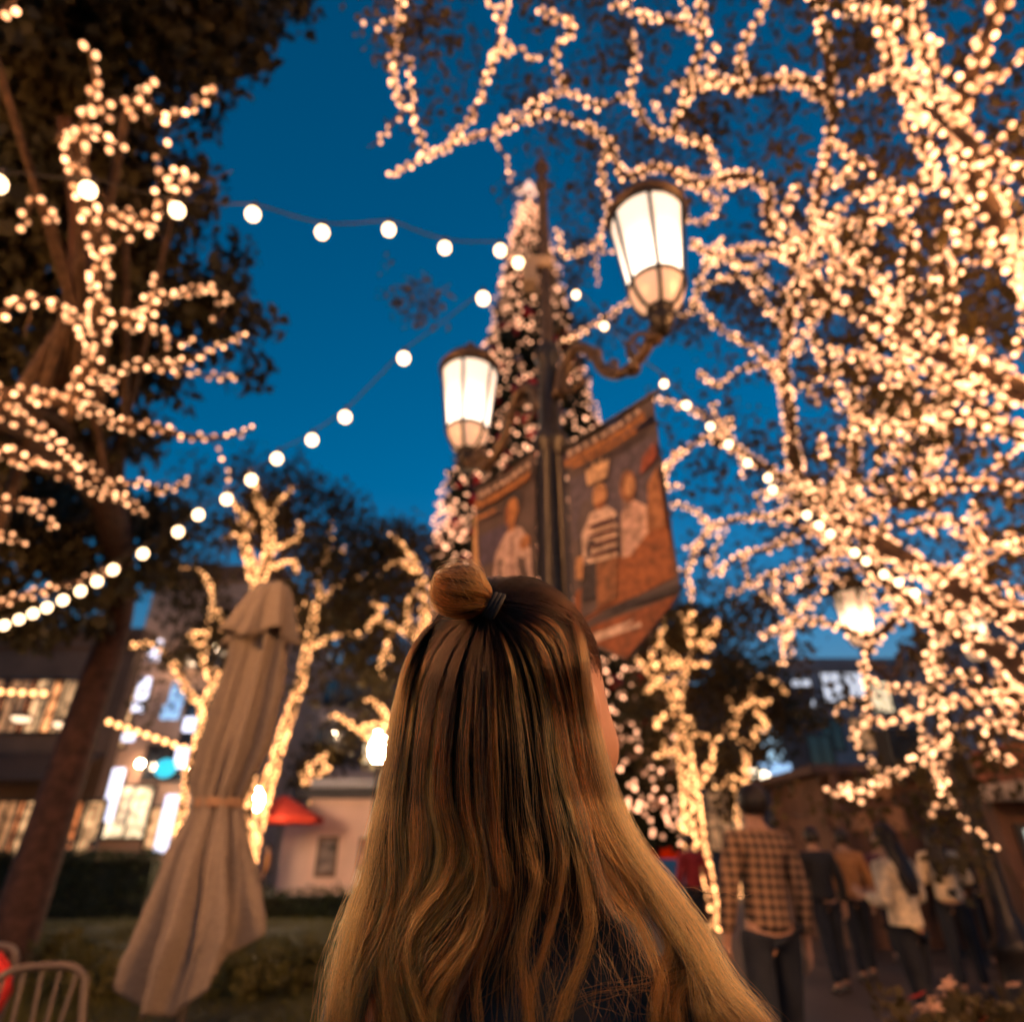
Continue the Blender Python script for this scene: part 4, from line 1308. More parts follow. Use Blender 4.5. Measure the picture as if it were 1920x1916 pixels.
# two unseen posts added beside the camera to light hair, umbrella and crowd
M_added_glass = emit('added_lantern_glass_left', (1.0, 0.47, 0.17), 265.0)
lamp_post('unseen twin-lantern lamp post added left of the photographer to light the woman', -3.7, .35, [(.30, .80, 3.0), (-.30, -.80, 3.0)], 3.3, 5.2, 1.0, M_added_glass)
lamp_post('unseen twin-lantern lamp post added right of the photographer to light the woman', 4.3, -.2, [(-.35, .8, 3.1), (.35, -.8, 3.1)], 3.3, 5.6, 1.0, emit('added_lantern_glass_right', (1.0, 0.47, 0.17), 430.0))

# ---- banners on the main post: coordinates (t along arm direction, z)
def banner(label, sgn, t0, t1, z0, z1, shapes, tip, base_col):
    d = np.array([U[0] * sgn, U[1] * sgn, 0])
    nrm = np.array([-U[1], U[0], 0])
    if nrm[1] > 0:
        nrm = -nrm                       # towards the camera
    O = np.array([PX, PYY, 0])
    t = thing('banner', label, 'banner', tuple(O + d * (t0 + t1) / 2 + (0, 0, z0)), 'banners hung on the lamp post')
    o0 = np.array(t.location)
    def P(u, v, off=0.0):
        sag = .018 * math.sin(u * 5 + v * 2.2) * (1 - .5 * v)
        return O + d * (t0 + (t1 - t0) * u) + np.array([0, 0, z0 + (z1 - z0) * v]) + nrm * (off + sag) - o0
    N = 12
    V, F = [], []
    for side in (0, 1):
        for j in range(N + 1):
            for i in range(N + 1):
                u = i / N
                v = j / N
                zlow = np.interp(u, [0, tip[0], 1], [tip[2], tip[1], tip[3]])
                vv = zlow + (1 - zlow) * v
                V.append(P(u, vv, -.004 * side))
    K = (N + 1) ** 2
    for j in range(N):
        for i in range(N):
            a_ = j * (N + 1) + i
            F.append((a_, a_ + 1, a_ + N + 2, a_ + N + 1))
            F.append((a_ + K, a_ + K + N + 1, a_ + K + N + 2, a_ + K + 1))
    m = MB(); m.add(V, F)
    m.build('cloth', mat('banner_cloth_' + str(sgn), base_col, rough=.7, var=.4, scale=5), t, smooth=True)
    m = MB(); m.tube([P(-.18, 1.005) , P(1.08, 1.005)], .014, 8); m.build('top_rod', M_metal, t)
    cache = {}
    for lev, (nm, col, poly) in enumerate(shapes):
        V = []
        # fan triangulation on a fine outline so the print follows the cloth
        pts = np.array(poly, float)
        c0 = pts.mean(0)
        dense = []
        for i in range(len(pts)):
            a_, b_ = pts[i], pts[(i + 1) % len(pts)]
            for s in np.linspace(0, 1, 4, endpoint=False):
                dense.append(a_ * (1 - s) + b_ * s)
        off = .003 + .0012 * lev
        V = [P(*c0, off)] + [P(x, y, off) for x, y in dense]
        k = len(dense)
        F = [(0, 1 + i, 1 + (i + 1) % k) for i in range(k)]
        m = MB(); m.add(V, F)
        m.build(nm, mat('print_%s_%d_%d' % (nm, sgn, lev), tuple(c * (.62 if col[0] > 2.2 * col[1] else .85) for c in col), rough=.7, var=.45, scale=26, detail=8), t)
    return t

def ell(cx, cy, rx, ry, n=12, rot=0):
    return [(cx + rx * math.cos(2 * math.pi * i / n + rot), cy + ry * math.sin(2 * math.pi * i / n + rot)) for i in range(n)]
def bars(nm, col, u0, u1, v, h, k, slope, rng, gap=.25):
    res = []
    wd = (u1 - u0) / k
    for i in range(k):
        a_ = u0 + wd * i
        hh = h * rng.uniform(.75, 1.05)
        w_ = wd * (1 - gap * rng.uniform(.4, 1.4))
        v0 = v + slope * (a_ - u0)
        res.append((nm, col, [(a_, v0), (a_ + w_, v0 + slope * w_), (a_ + w_, v0 + slope * w_ + hh), (a_, v0 + hh)]))
    return res
rb = np.random.default_rng(9)
ORANGE = (.5, .19, .05); CREAM = (.62, .42, .32); SKIN = (.55, .27, .12); DK = (.04, .03, .035)
shapes = [('sky_panel', (.10, .075, .10), [(.04, .45), (.97, .45), (.97, .80), (.04, .80)]),
          ('light_column', (.24, .15, .14), [(.56, .42), (.76, .42), (.76, .78), (.60, .78)]),
          ('orange_floor', (.40, .12, .035), [(.02, .02), (.98, .10), (.98, .40), (.6, .30), (.3, .22), (.02, .18)]),
          ('dark_band', DK, [(.0, .0), (1.0, .03), (1.0, .065), (.0, .05)]),
          ('orange_pennant', (.36, .105, .035), [(.02, -.015), (.98, .02), (.52, -.19)]),
          ('pale_lettering', CREAM, [(.22, -.045), (.66, -.03), (.66, -.07), (.22, -.085)]),
          ('dark_machine', DK, [(.12, .12), (.36, .12), (.36, .38), (.12, .45)]),
          ('pale_shirt', CREAM, [(.16, .30), (.50, .27), (.52, .50), (.42, .56), (.26, .55), (.16, .46)]),
          ('trousers', (.34, .13, .05), [(.28, .06), (.48, .08), (.50, .28), (.30, .28)]),
          ('second_shirt', (.55, .33, .25), [(.54, .26), (.80, .26), (.82, .46), (.70, .52), (.56, .48)]),
          ('face', SKIN, ell(.37, .62, .075, .075)),
          ('beard_shade', (.36, .13, .05), [(.31, .59), (.43, .59), (.41, .55), (.33, .55)]),
          ('brow_shade', (.30, .10, .04), [(.31, .645), (.43, .645), (.43, .655), (.31, .655)]),
          ('second_face', (.42, .17, .08), ell(.66, .60, .085, .085)),
          ('second_face_light', SKIN, ell(.68, .60, .05, .055)),
          ('third_figure', (.50, .20, .08), [(.80, .34), (.98, .32), (.98, .62), (.86, .56)]),
          ('crown', (.60, .36, .20), [(.26, .70), (.47, .70), (.50, .80), (.44, .77), (.42, .83), (.37, .78), (.33, .83), (.30, .77), (.24, .80)]),
          ('red_lapel', (.42, .10, .05), [(.80, .62), (.98, .66), (.98, .74), (.84, .70)]),
          ('left_arm', SKIN, [(.08, .24), (.16, .22), (.18, .34), (.10, .34)])]
for k, v in enumerate((.31, .36, .41, .46)):
    shapes.append(('stripe', (.16, .06, .04), [(.26, v), (.52, v - .01), (.52, v + .012), (.26, v + .018)]))
shapes += bars('white_lettering', CREAM, .06, .95, .925, .028, 9, .0, rb, .45)
shapes += bars('orange_lettering', ORANGE, .04, .97, .855, .05, 13, .0, rb, .18)
shapes += bars('orange_small_lettering', ORANGE, .14, .88, .815, .022, 4, .0, rb, .1)
banner('right-hand pennant banner with two costumed figures under orange lettering', 1, .135, .765, 2.36, 3.44, shapes, (.52, -.20, -.03, 0.03), (.085, .06, .06))
shapes = [('purple_panel', (.07, .05, .085), [(.30, .46), (.92, .46), (.92, .66), (.30, .66)]),
          ('blouse', (.50, .33, .28), [(.05, .20), (.72, .20), (.66, .50), (.50, .585), (.36, .60), (.20, .56), (.08, .46)]),
          ('blouse_fold', (.30, .18, .16), [(.30, .24), (.36, .24), (.40, .54), (.35, .56)]),
          ('sleeve_shadow', DK, [(.56, .25), (.63, .25), (.60, .44), (.54, .46)]),
          ('neck', (.50, .20, .07), [(.31, .58), (.43, .58), (.42, .66), (.32, .66)]),
          ('dark_hair', DK, ell(.37, .735, .17, .095)),
          ('face', (.62, .25, .08), ell(.37, .70, .115, .085)),
          ('cheek_shade', (.40, .14, .05), ell(.44, .69, .04, .06)),
          ('hand', (.55, .22, .08), ell(.14, .46, .08, .04)),
          ('pale_stair', (.6, .33, .15), [(.84, .0), (1.0, .0), (1.0, .80), (.95, .80), (.93, .55), (.86, .3)])]
shapes += bars('white_lettering', CREAM, .06, .92, .905, .030, 8, .0, rb, .4)
shapes += bars('orange_lettering', ORANGE, .04, .94, .82, .055, 12, .0, rb, .15)
shapes += bars('orange_small_lettering', ORANGE, .6, .92, .745, .022, 3, .0, rb, .1)
banner('left-hand banner with one pale-bloused figure under orange lettering', -1, .135, .74, 2.47, 3.57, shapes, (.5, -.20, -.03, -.03), (.07, .045, .04))

# ================================================================== UMBRELLA, CHAIRS, PLANTER
UY = 3.3
t = thing('closed_umbrella', 'large closed tan market umbrella tied at the middle on the lawn', 'umbrella', (atY(420, 1500, UY)[0], UY, 0.05))
uo = np.array(t.location)
pys = np.array([1098, 1105, 1180, 1240, 1300, 1400, 1480, 1505, 1530, 1600, 1700, 1750, 1810, 1885])
cxs = np.array([515, 514, 494, 482, 468, 442, 415, 411, 407, 392, 380, 372, 352, 330])
hw = np.array([3, 24, 44, 44, 50, 54, 46, 38, 45, 68, 90, 97, 97, 92])
def ucurve(py):
    c = atY(np.interp(py, pys, cxs), py, UY)
    d = ray(960, py)
    k = UY / d[1] / FPX
    return c, np.interp(py, pys, hw) * k
NT, NV = 144, 60
V = np.zeros((NV + 1, NT, 3))
rng = np.random.default_rng(5)
ph = rng.uniform(0, 6.28, 4)
for i in range(NT):
    th = 2 * math.pi * i / NT
    front = max(0, -math.sin(th))
    right = max(0, math.cos(th)); left = max(0, -math.cos(th))
    hem = 1735 + 140 * front ** 1.3 - 5 * right + 30 * left + 26 * abs(math.sin(4 * th + .4)) + 30 * max(0, math.sin(th))
    for j in range(NV + 1):
        py = 1098 + (hem - 1098) * (j / NV)
        c, r = ucurve(py)
        fl = np.interp(py, [1098, 1200, 1500, 1560, 1750, 1880], [.06, .20, .20, .15, .27, .27])
        def tri(q): return 1 - 2 * abs(((q / math.pi) % 2) - 1)
        pl = fl * 1.1 * tri(8 * th + .9 * math.sin(py * .006) + ph[0]) + fl * .5 * tri(17 * th + py * .004 + ph[1]) + .02 * math.sin(py * .05 + 3 * th) + .012 * math.sin(py * .13 + 7 * th)
        rr = r * (1 + pl) * (1 + .0 * front)
        V[j, i] = c + np.array([rr * math.cos(th), rr * .8 * math.sin(th), 0]) - uo
F = []
for j in range(NV):
    for i in range(NT):
        i2 = (i + 1) % NT
        F.append((j * NT + i, j * NT + i2, (j + 1) * NT + i2, (j + 1) * NT + i))
m = MB(); m.add(V.reshape(-1, 3), F)
M_canvas = mat('tan_canvas', (0.185, 0.142, 0.112), rough=.9, var=.12, scale=60, bump=.25, detail=8)
can = m.build('canopy', M_canvas, t, smooth=True)
sol = can.modifiers.new('thick', 'SOLIDIFY'); sol.thickness = .006
# vent cap
V = []
NTc = 96
rows = [(1090, 3), (1096, 26), (1120, 40), (1150, 50), (1178, 60), (1190, 66)]
for k, (py, h_) in enumerate(rows):
    c = atY(np.interp(py, [1090, 1190], [517, 490]), py, UY)
    kk = UY / ray(960, py)[1] / FPX
    for i in range(NTc):
        th = 2 * math.pi * i / NTc
        fold = 1 + (.05 + .035 * k) * math.cos(8 * th + 1.0) + .02 * math.cos(15 * th)
        dz = -.03 * k / 5 * (1 + math.cos(4 * th + .6))
        V.append(c + np.array([h_ * kk * fold * math.cos(th), h_ * kk * fold * .85 * math.sin(th), dz]) - uo)
F = [(j * NTc + i, j * NTc + (i + 1) % NTc, (j + 1) * NTc + (i + 1) % NTc, (j + 1) * NTc + i) for j in range(len(rows) - 1) for i in range(NTc)]
m = MB(); m.add(V, F)
vo = m.build('vent_cap', M_canvas, t, smooth=True)
sol = vo.modifiers.new('thick', 'SOLIDIFY'); sol.thickness = .005
c, r = ucurve(1505)
m = MB()
a = np.linspace(0, 2 * math.pi, 61)
m.lathe([(r * 1.17, -.02), (r * 1.20, 0), (r * 1.17, .02)], c=(0, 0, 0), n=48)
st_ = m.build('strap', mat('strap_tan', (0.26, 0.15, 0.09), rough=.9), t, smooth=True)
st_.location = c - uo
st_.scale = (1, .82, 1)
pb = atY(330, 1885, UY); ptp = atY(515, 1100, UY)
m = MB(); m.tube([np.array([pb[0], UY, .06]) - uo, ptp - uo], .026, 12); m.build('pole', mat('umbrella_pole', (.05, .04, .035), rough=.5), t)
m = MB(); m.box((pb[0] - uo[0] - .3, -.3, .0), (pb[0] - uo[0] + .3, .3, .07)); m.build('base', mat('base_concrete', (.2, .18, .16), rough=.9), t, bevel=.015)

# white metal chair and red-backed chair at the lower left
def metal_chair(label, loc, rz, m_, back_red=None):
    t = thing('garden_chair', label, 'chair', loc, 'garden chairs at the lawn edge')
    t.rotation_euler = (0, 0, rz)
    for sx in (-1, 1):
        m = MB(); m.tube([(sx * .21, -.2, 0), (sx * .2, -.19, .45)], .014, 8); m.build('leg', m_, t)
        m = MB(); m.tube(catmull([(sx * .22, .24, 0), (sx * .2, .2, .45), (sx * .19, .25, .7), (sx * .15, .28, .92)], 5), .014, 8); m.build('leg', m_, t)
    for k in range(6):
        m = MB(); m.box((-.21, -.2 + .068 * k, .452), (.21, -.15 + .068 * k, .466)); m.build('seat_slat', m_, t)
    m = MB(); m.tube(catmull([(-.15, .28, .92), (-.08, .29, .955), (.08, .29, .955), (.15, .28, .92)], 5), .014, 8); m.build('back_rail', m_, t, smooth=True)
    for k in range(5):
        x = -.12 + .06 * k
        m = MB(); m.tube(catmull([(x, .205, .47), (x + .02 * math.sin(k), .25, .7), (x, .285, .94)], 5), .008, 6); m.build('back_spindle', m_, t)
    if back_red is not None:
        V, F = ICO2
        m = MB(); m.add(V * np.array([.24, .06, .17]) + (0, .22, .80), F); m.build('back_cushion', back_red, t, smooth=True)
    return t
M_white = mat('white_paint', (.11, .08, .065), rough=.5, var=.1)
M_redc = mat('red_cushion', (.40, .015, .012), rough=.85)
p = atY(25, 1945, 2.75)
metal_chair('white metal garden chair at the lower left corner', (p[0], p[1], .05), R(25), M_white)
p = atY(-150, 1860, 3.35)
metal_chair('garden chair with a round red back cushion at the left edge', (p[0], p[1], .05), R(-15), M_white, M_redc)

# planter with flowers lower right
p = atY(1850, 1900, 3.6)
PL = np.array([p[0] + .15, 3.6, 0])
t = thing('flower_planter', 'dark planter of leafy plants and pale red flowers at lower right', 'planter', tuple(PL))
m = MB(); m.box((-.55, -.28, 0), (.6, .28, .46)); m.box((-.58, -.31, .40), (.63, .31, .4605)); m.build('box', mat('planter_dark', (.05, .035, .03), rough=.7), t, bevel=.015)
rng = np.random.default_rng(15)
cs = np.stack([rng.uniform(-.55, .6, 60), rng.uniform(-.26, .26, 60), rng.uniform(.5, .78, 60)], 1)
leaves_mesh('foliage', cs, .10, 30, .06, M_leaf2, t, 16, -.4)
fl = rng.permutation(cs)[:22] + (0, -.05, .12)
for i, q in enumerate(fl):
    pet = MB()
    for k in range(6):
        a_ = k * math.pi / 3
        pet.add([(0, 0, 0), (.022 * math.cos(a_ - .4), .022 * math.sin(a_ - .4), .012), (.045 * math.cos(a_), .045 * math.sin(a_), .008), (.022 * math.cos(a_ + .4), .022 * math.sin(a_ + .4), .012)], [(0, 1, 2, 3)])
    f_ = pet.build('flower', mat('petal_red', (.5, .05, .04), rough=.6) if i % 3 == 0 else mat('petal_pale', (.6, .34, .24), rough=.6), t)
    f_.location = q
    f_.rotation_euler = (rng.uniform(-1.2, .2), rng.uniform(-.6, .6), 0)
    s = rng.uniform(.8, 1.4); f_.scale = (s, s, s)

# ================================================================== PEOPLE IN THE BACKGROUND
SKINM = mat('skin', (.42, .22, .14), rough=.55, var=.1, scale=30)
def figure(label, px, py_head, Y, height, face, top_mat, leg_mat, hair_mat, pose='down', hairlong=False, group='people strolling in the square', check=None, wide=1.0, skirt=False, stride=.10):
    """standing figure; face = direction it looks (radians, 0 = away from the camera)"""
    s = height / 1.72
    hp = atY(px, py_head, Y)
    t = thing('person', label, 'person', (hp[0], Y, 0), group)
    lr_ = np.random.default_rng(int(px))
    t.rotation_euler = (lr_.normal(0, .03), lr_.normal(0, .03), face)
    W = wide
    def S(v): return np.array(v, float) * s
    # --- body graph (looking +Y)
    v = [(0, 0, .95), (0, .0, 1.12), (0, -.01, 1.30), (0, -.01, 1.42), (0, .0, 1.49), (0, .02, 1.56), (0, .025, 1.64), (0, .01, 1.69)]
    e = [(0, 1), (1, 2), (2, 3), (3, 4), (4, 5), (5, 6), (6, 7)]
    r = [(.105 * W, .085), (.11 * W, .085), (.135 * W, .095), (.09, .07), (.05, .05), (.075, .085), (.08, .095), (.055, .065)]
    arms = []
    for sx in (-1, 1):
        sh = len(v); v.append((sx * .17 * W, -.01, 1.40)); r.append(.058); e.append((3, sh))
        if pose == 'bent' or (pose == 'right' and sx > 0):
            el = (sx * .25 * W, -.04, 1.13); wr = (sx * .14, .22, 1.17); dirn = (-sx * .2, .9, .25)
        else:
            el = (sx * .25 * W, -.02, 1.12); wr = (sx * .27 * W, .05, .87); dirn = (0, .25, -1.)
        v.append(el); r.append(.045); e.append((sh, sh + 1))
        v.append(wr); r.append(.03); e.append((sh + 1, sh + 2))
        dn = np.array(dirn) / np.linalg.norm(dirn)
        sd = np.cross(dn, (sx, 0, 0)) if abs(dn[0]) < .8 else np.array([0, 1, 0.])
        sd = sd / np.linalg.norm(sd)
        pk = len(v); v.append(tuple(np.array(wr) + dn * .07)); r.append((.034, .02)); e.append((sh + 2, pk))
        for f_ in range(5):
            o_ = (f_ - 1.7) * .019
            ln = (.05, .072, .08, .072, .055)[f_]
            b0 = np.array(v[pk]) + dn * (.02 if f_ else -.03) + sd * (o_ if f_ else -.045)
            k = len(v)
            v.append(tuple(b0)); r.append(.0105); e.append((pk, k))
            v.append(tuple(b0 + dn * ln * .55 + np.array((-sx * .006, .004, 0)))); r.append(.009); e.append((k, k + 1))
            v.append(tuple(b0 + dn * ln + np.array((-sx * .018, .01, 0)))); r.append(.0075); e.append((k + 1, k + 2))
        arms.append((sh, el, wr))
    for sx in (-1, 1):
        hpv = len(v)
        fy = stride * sx
        v.append((sx * .09, 0, .88)); r.append((.085, .09)); e.append((0, hpv))
        v.append((sx * .10, fy * .6 + .02, .49)); r.append(.058); e.append((hpv, hpv + 1))
        v.append((sx * .10, fy * .9, .09)); r.append(.038); e.append((hpv + 1, hpv + 2))
        v.append((sx * .11, fy + .10, .035)); r.append((.04, .03)); e.append((hpv + 2, hpv + 3))
    body = skin_mesh('body', [S(x) for x in v], e, [tuple(q * s for q in (x if isinstance(x, tuple) else (x, x))) for x in r], SKINM, t, 1)
    # face features: nose and ears joined into the body mesh
    # --- jacket
    jv = [(0, 0, .90), (0, 0, 1.0), (0, -.005, 1.15), (0, -.015, 1.30), (0, -.012, 1.41), (0, -.005, 1.455)]
    je = [(0, 1), (1, 2), (2, 3), (3, 4), (4, 5)]
    jr = [(.165 * W, .13), (.16 * W, .13), (.155 * W, .12), (.175 * W, .13), (.12 * W, .09), (.07, .065)]
    for (sh, el, wr), sx in zip(arms, (-1, 1)):
        k = len(jv)
        jv += [(sx * .175 * W, -.012, 1.395), el, tuple(np.array(el) * .12 + np.array(wr) * .88)]
        jr += [.075, .062, .048]
        je += [(4, k), (k, k + 1), (k + 1, k + 2)]
    skin_mesh('jacket', [S(x) for x in jv], je, [tuple(q * s for q in (x if isinstance(x, tuple) else (x, x))) for x in jr], top_mat, t, 2, 2)
    lv = [(0, 0, 1.02)]; le = []; lr = [(.15 * W, .118)]
    for sx in (-1, 1):
        k = len(lv); fy = stride * sx
        lv += [(sx * .092, 0, .86), (sx * .10, fy * .6 + .02, .49), (sx * .10, fy * .9, .10)]
        lr += [(.10, .10), .075, .058]
        le += [(0, k), (k, k + 1), (k + 1, k + 2)]
    skin_mesh('trousers', [S(x) for x in lv], le, [tuple(q * s for q in (x if isinstance(x, tuple) else (x, x))) for x in lr], leg_mat, t, 2, 0)
    for sx in (-1, 1):
        fy = stride * sx
        skin_mesh('shoe', [S((sx * .10, fy * .9 - .05, .045)), S((sx * .105, fy * .9 + .06, .045)), S((sx * .112, fy * .9 + .17, .035))], [(0, 1), (1, 2)], [(.045 * s, .042 * s), (.048 * s, .04 * s), (.04 * s, .03 * s)], mat('shoe_leather', (.05, .035, .03), rough=.5), t, 2)
    V, F = ico(3)
    hc = V * np.array([.092, .108, .112]) + (0, -.012, 1.625)
    # leave the face free
    keepf = [tuple(f) for f in F if not (hc[f].mean(0)[1] > .045 and hc[f].mean(0)[2] < 1.675) and hc[f].mean(0)[2] > 1.545]
    hm = MB(); hm.add(S(hc), keepf)
    if hairlong:
        n_ = 14
        zs = np.linspace(1.64, 1.18, n_)
        wv_ = np.interp(zs, [1.18, 1.3, 1.45, 1.64], [.06, .115, .105, .085])
        yc = np.interp(zs, [1.18, 1.3, 1.45, 1.64], [-.15, -.135, -.085, -.03])
        dv_ = np.interp(zs, [1.18, 1.3, 1.45, 1.64], [.02, .04, .055, .07])
        a_ = np.arange(16) * math.pi / 8
        VV = np.array([[w_ * math.cos(q) * (1 + .06 * math.sin(5 * q + z_ * 20)), y_ + d_ * math.sin(q), z_] for z_, w_, y_, d_ in zip(zs, wv_, yc, dv_) for q in a_])
        FF = [(j_ * 16 + k_, j_ * 16 + (k_ + 1) % 16, (j_ + 1) * 16 + (k_ + 1) % 16, (j_ + 1) * 16 + k_) for j_ in range(n_ - 1) for k_ in range(16)] + [tuple(range((n_ - 1) * 16, n_ * 16))]
        hm.add(S(VV), FF)
    hm.build('hair', hair_mat, t, smooth=True)
    fm = MB()
    fm.add(S(np.array([(-.012, .105, 1.60), (.012, .105, 1.60), (0, .135, 1.595), (0, .105, 1.635)])), [(0, 2, 3), (2, 1, 3), (0, 1, 2), (0, 3, 1)])
    fm.build('nose', SKINM, t)
    for sx in (-1, 1):
        V, F = ICO1; em = MB()
        em.add(S(V * np.array([.012, .008, .01]) + (sx * .03, .104, 1.635)), F); em.build('eye', mat('eye_dark', (.03, .02, .015), rough=.2), t)
        em = MB(); em.add(S(V * np.array([.012, .018, .028]) + (sx * .088, .015, 1.60)), F); em.build('ear', SKINM, t, smooth=True)
    em = MB(); em.add(S(V * np.array([.022, .008, .006]) + (0, .103, 1.568)), F); em.build('mouth', mat('lip', (.35, .12, .09), rough=.5), t)
    return t

def check_mat():
    m = mat('checked_flannel', (.5, .3, .16), rough=.9)
    n, l, p = nodes_of(m)
    tc = n.new('ShaderNodeTexCoord')
    mp = n.new('ShaderNodeMapping'); mp.inputs['Scale'].default_value = (1, 0, 1)
    l.new(tc.outputs['Object'], mp.inputs['Vector'])
    sep = n.new('ShaderNodeSeparateXYZ'); l.new(mp.outputs[0], sep.inputs[0])
    outs = []
    for ax in ('X', 'Z'):
        mu = n.new('ShaderNodeMath'); mu.operation = 'MULTIPLY'; mu.inputs[1].default_value = 18.0; l.new(sep.outputs[ax], mu.inputs[0])
        fr = n.new('ShaderNodeMath'); fr.operation = 'FRACT'; l.new(mu.outputs[0], fr.inputs[0])
        gt = n.new('ShaderNodeMath'); gt.operation = 'GREATER_THAN'; gt.inputs[1].default_value = .5; l.new(fr.outputs[0], gt.inputs[0])
        outs.append(gt)
    ad = n.new('ShaderNodeMath'); ad.operation = 'ADD'; l.new(outs[0].outputs[0], ad.inputs[0]); l.new(outs[1].outputs[0], ad.inputs[1])
    dv = n.new('ShaderNodeMath'); dv.operation = 'MULTIPLY'; dv.inputs[1].default_value = .5; l.new(ad.outputs[0], dv.inputs[0])
    rp = n.new('ShaderNodeValToRGB')
    rp.color_ramp.elements[0].color = (.33, .18, .10, 1); rp.color_ramp.elements[0].position = .1
    rp.color_ramp.elements[1].color = (.02, .015, .015, 1); rp.color_ramp.elements[1].position = .95
    l.new(dv.outputs[0], rp.inputs[0]); l.new(rp.outputs[0], p.inputs['Base Color'])
    return m
M_jeans = mat('dark_jeans', (.012, .014, .022), rough=.85)
M_hairdk = mat('hair_dark', (.018, .011, .008), rough=.5)
M_hairbr = mat('hair_brown', (.06, .03, .016), rough=.5)
M_tanj = mat('tan_jacket', (.34, .15, .055), rough=.85, bump=.2, scale=30)
M_whitej = mat('cream_jacket', (.72, .56, .38), rough=.85, bump=.3, scale=24)
M_blackj = mat('black_coat', (.012, .012, .016), rough=.8)
figure('man in a brown and cream checked flannel shirt seen from behind', 1392, 1478, 4.7, 1.80, .12, check_mat(), M_jeans, M_hairdk, wide=.92)
figure('person in a plain tan brown jacket walking away behind the checked-shirt man', 1572, 1558, 9.6, 1.66, -.05, M_tanj, M_jeans, M_hairdk)
figure('long dark-haired woman in a bright cream jacket and black trousers', 1662, 1552, 6.0, 1.60, .5, M_whitej, M_blackj, M_hairdk, 'bent', True)
figure('woman in a cream knit top facing sideways beside the kiosk', 1748, 1558, 8.6, 1.66, -.6, mat('cream_knit', (.66, .50, .33), rough=.9, bump=.4, scale=40), M_jeans, M_hairdk, 'bent', True)
figure('person in a black coat between the checked shirt and tan jacket', 1525, 1562, 8.8, 1.66, .1, M_blackj, M_jeans, M_hairdk)
figure('person in dark clothes right of the cream knit top', 1812, 1568, 10.6, 1.66, 2.6, M_blackj, M_jeans, M_hairbr)
figure('bare-headed person in black at the far right edge of the crowd', 1868, 1572, 11.0, 1.64, 2.9, M_blackj, M_jeans, M_hairbr, 'bent')
figure('person in a plum coat facing the camera beyond the cream jacket', 1640, 1578, 11.2, 1.62, 3.0, mat('plum_coat', (.10, .03, .04), rough=.85), M_jeans, M_hairdk)
figure('person in a red coat standing under the stout lit tree', 1292, 1560, 12.0, 1.66, .2, mat('red_coat', (.30, .02, .02), rough=.85), M_jeans, M_hairdk)
figure('dark-coated person far left beyond the hedge under the awning lamps', 140, 1555, 21.0, 1.72, 2.8, M_blackj, M_jeans, M_hairdk)
figure('person in a navy jacket far left beside the light bars beyond the hedge', 178, 1560, 21.5, 1.70, 2.2, mat('navy_jacket', (.01, .015, .04), rough=.8), M_jeans, M_hairdk)
figure('person in a tan coat far left by the cafe windows beyond the hedge', 95, 1565, 22.0, 1.66, 3.1, M_tanj, M_jeans, M_hairbr)
figure('person in orange-brown leaning by the pink kiosk beyond the low hedge', 502, 1600, 22.5, 1.6, 2.0, M_tanj, M_jeans, M_hairdk)

# ================================================================== THE WOMAN IN FRONT
HC = np.array([0.014, .690, 1.533])           # head centre
HR = np.array([.080, .096, .124])
TURN = R(-40)                                 # head turned to her right
wt = thing('person', 'long-haired woman with a small bun seen from behind, looking up at the lights', 'person', (0.02, .70, 0))
wo = np.array(wt.location)
# head sculpt (local: faces +Y)
bm = bmesh.new()
bmesh.ops.create_uvsphere(bm, u_segments=64, v_segments=48, radius=1.0)
for v_ in bm.verts:
    x, y, z = v_.co
    p_ = np.array([x * HR[0], y * HR[1], z * HR[2]])
    f_ = max(0.0, y)
    # jaw taper
    if z < -.3:
        k = min(1.0, (-z - .3) / .7)
        p_[0] *= 1 - .34 * k ** 1.3
        p_[1] *= 1 - .05 * k if y > 0 else 1 - .38 * k
        p_[2] -= .022 * k * (1 if y > 0 else .3)
    def bump(cx, cz, sx, sz, amt):
        return amt * math.exp(-((x - cx) / sx) ** 2 - ((z - cz) / sz) ** 2) * (1 if y > 0 else 0)
    p_[1] += bump(0, -.22, .14, .20, .026) + bump(0, -.05, .10, .25, .010)          # nose
    p_[1] -= bump(.40, .02, .20, .13, .012) + bump(-.40, .02, .20, .13, .012)       # eye sockets
    p_[1] += bump(.0, .22, .7, .12, .005)                                           # brow
    p_[1] += bump(0, -.56, .24, .06, .008) + bump(0, -.66, .20, .06, .006) - bump(0, -.61, .28, .025, .005)  # lips
    p_[1] += bump(0, -.90, .30, .14, .012)                                          # chin
    for sx in (-1, 1):
        ck = math.exp(-((x - sx * .72) / .34) ** 2 - ((z + .46) / .30) ** 2) * (1 if y > -.1 else 0)
        p_[0] += sx * .012 * ck
        p_[1] += .010 * ck
    v_.co = p_
hme = bpy.data.meshes.new('head_sculpt'); bm.to_mesh(hme); bm.free()
HV = np.array([v.co[:] for v in hme.vertices]); HF = [tuple(p.vertices) for p in hme.polygons]
tilt = R(6)
def headxf(P):
    P = np.atleast_2d(np.asarray(P, float))
    y = P[:, 1] * math.cos(tilt) - P[:, 2] * math.sin(tilt)
    z = P[:, 1] * math.sin(tilt) + P[:, 2] * math.cos(tilt)
    x = P[:, 0]
    return np.stack([x * math.cos(TURN) - y * math.sin(TURN), x * math.sin(TURN) + y * math.cos(TURN), z], 1) + HC - wo
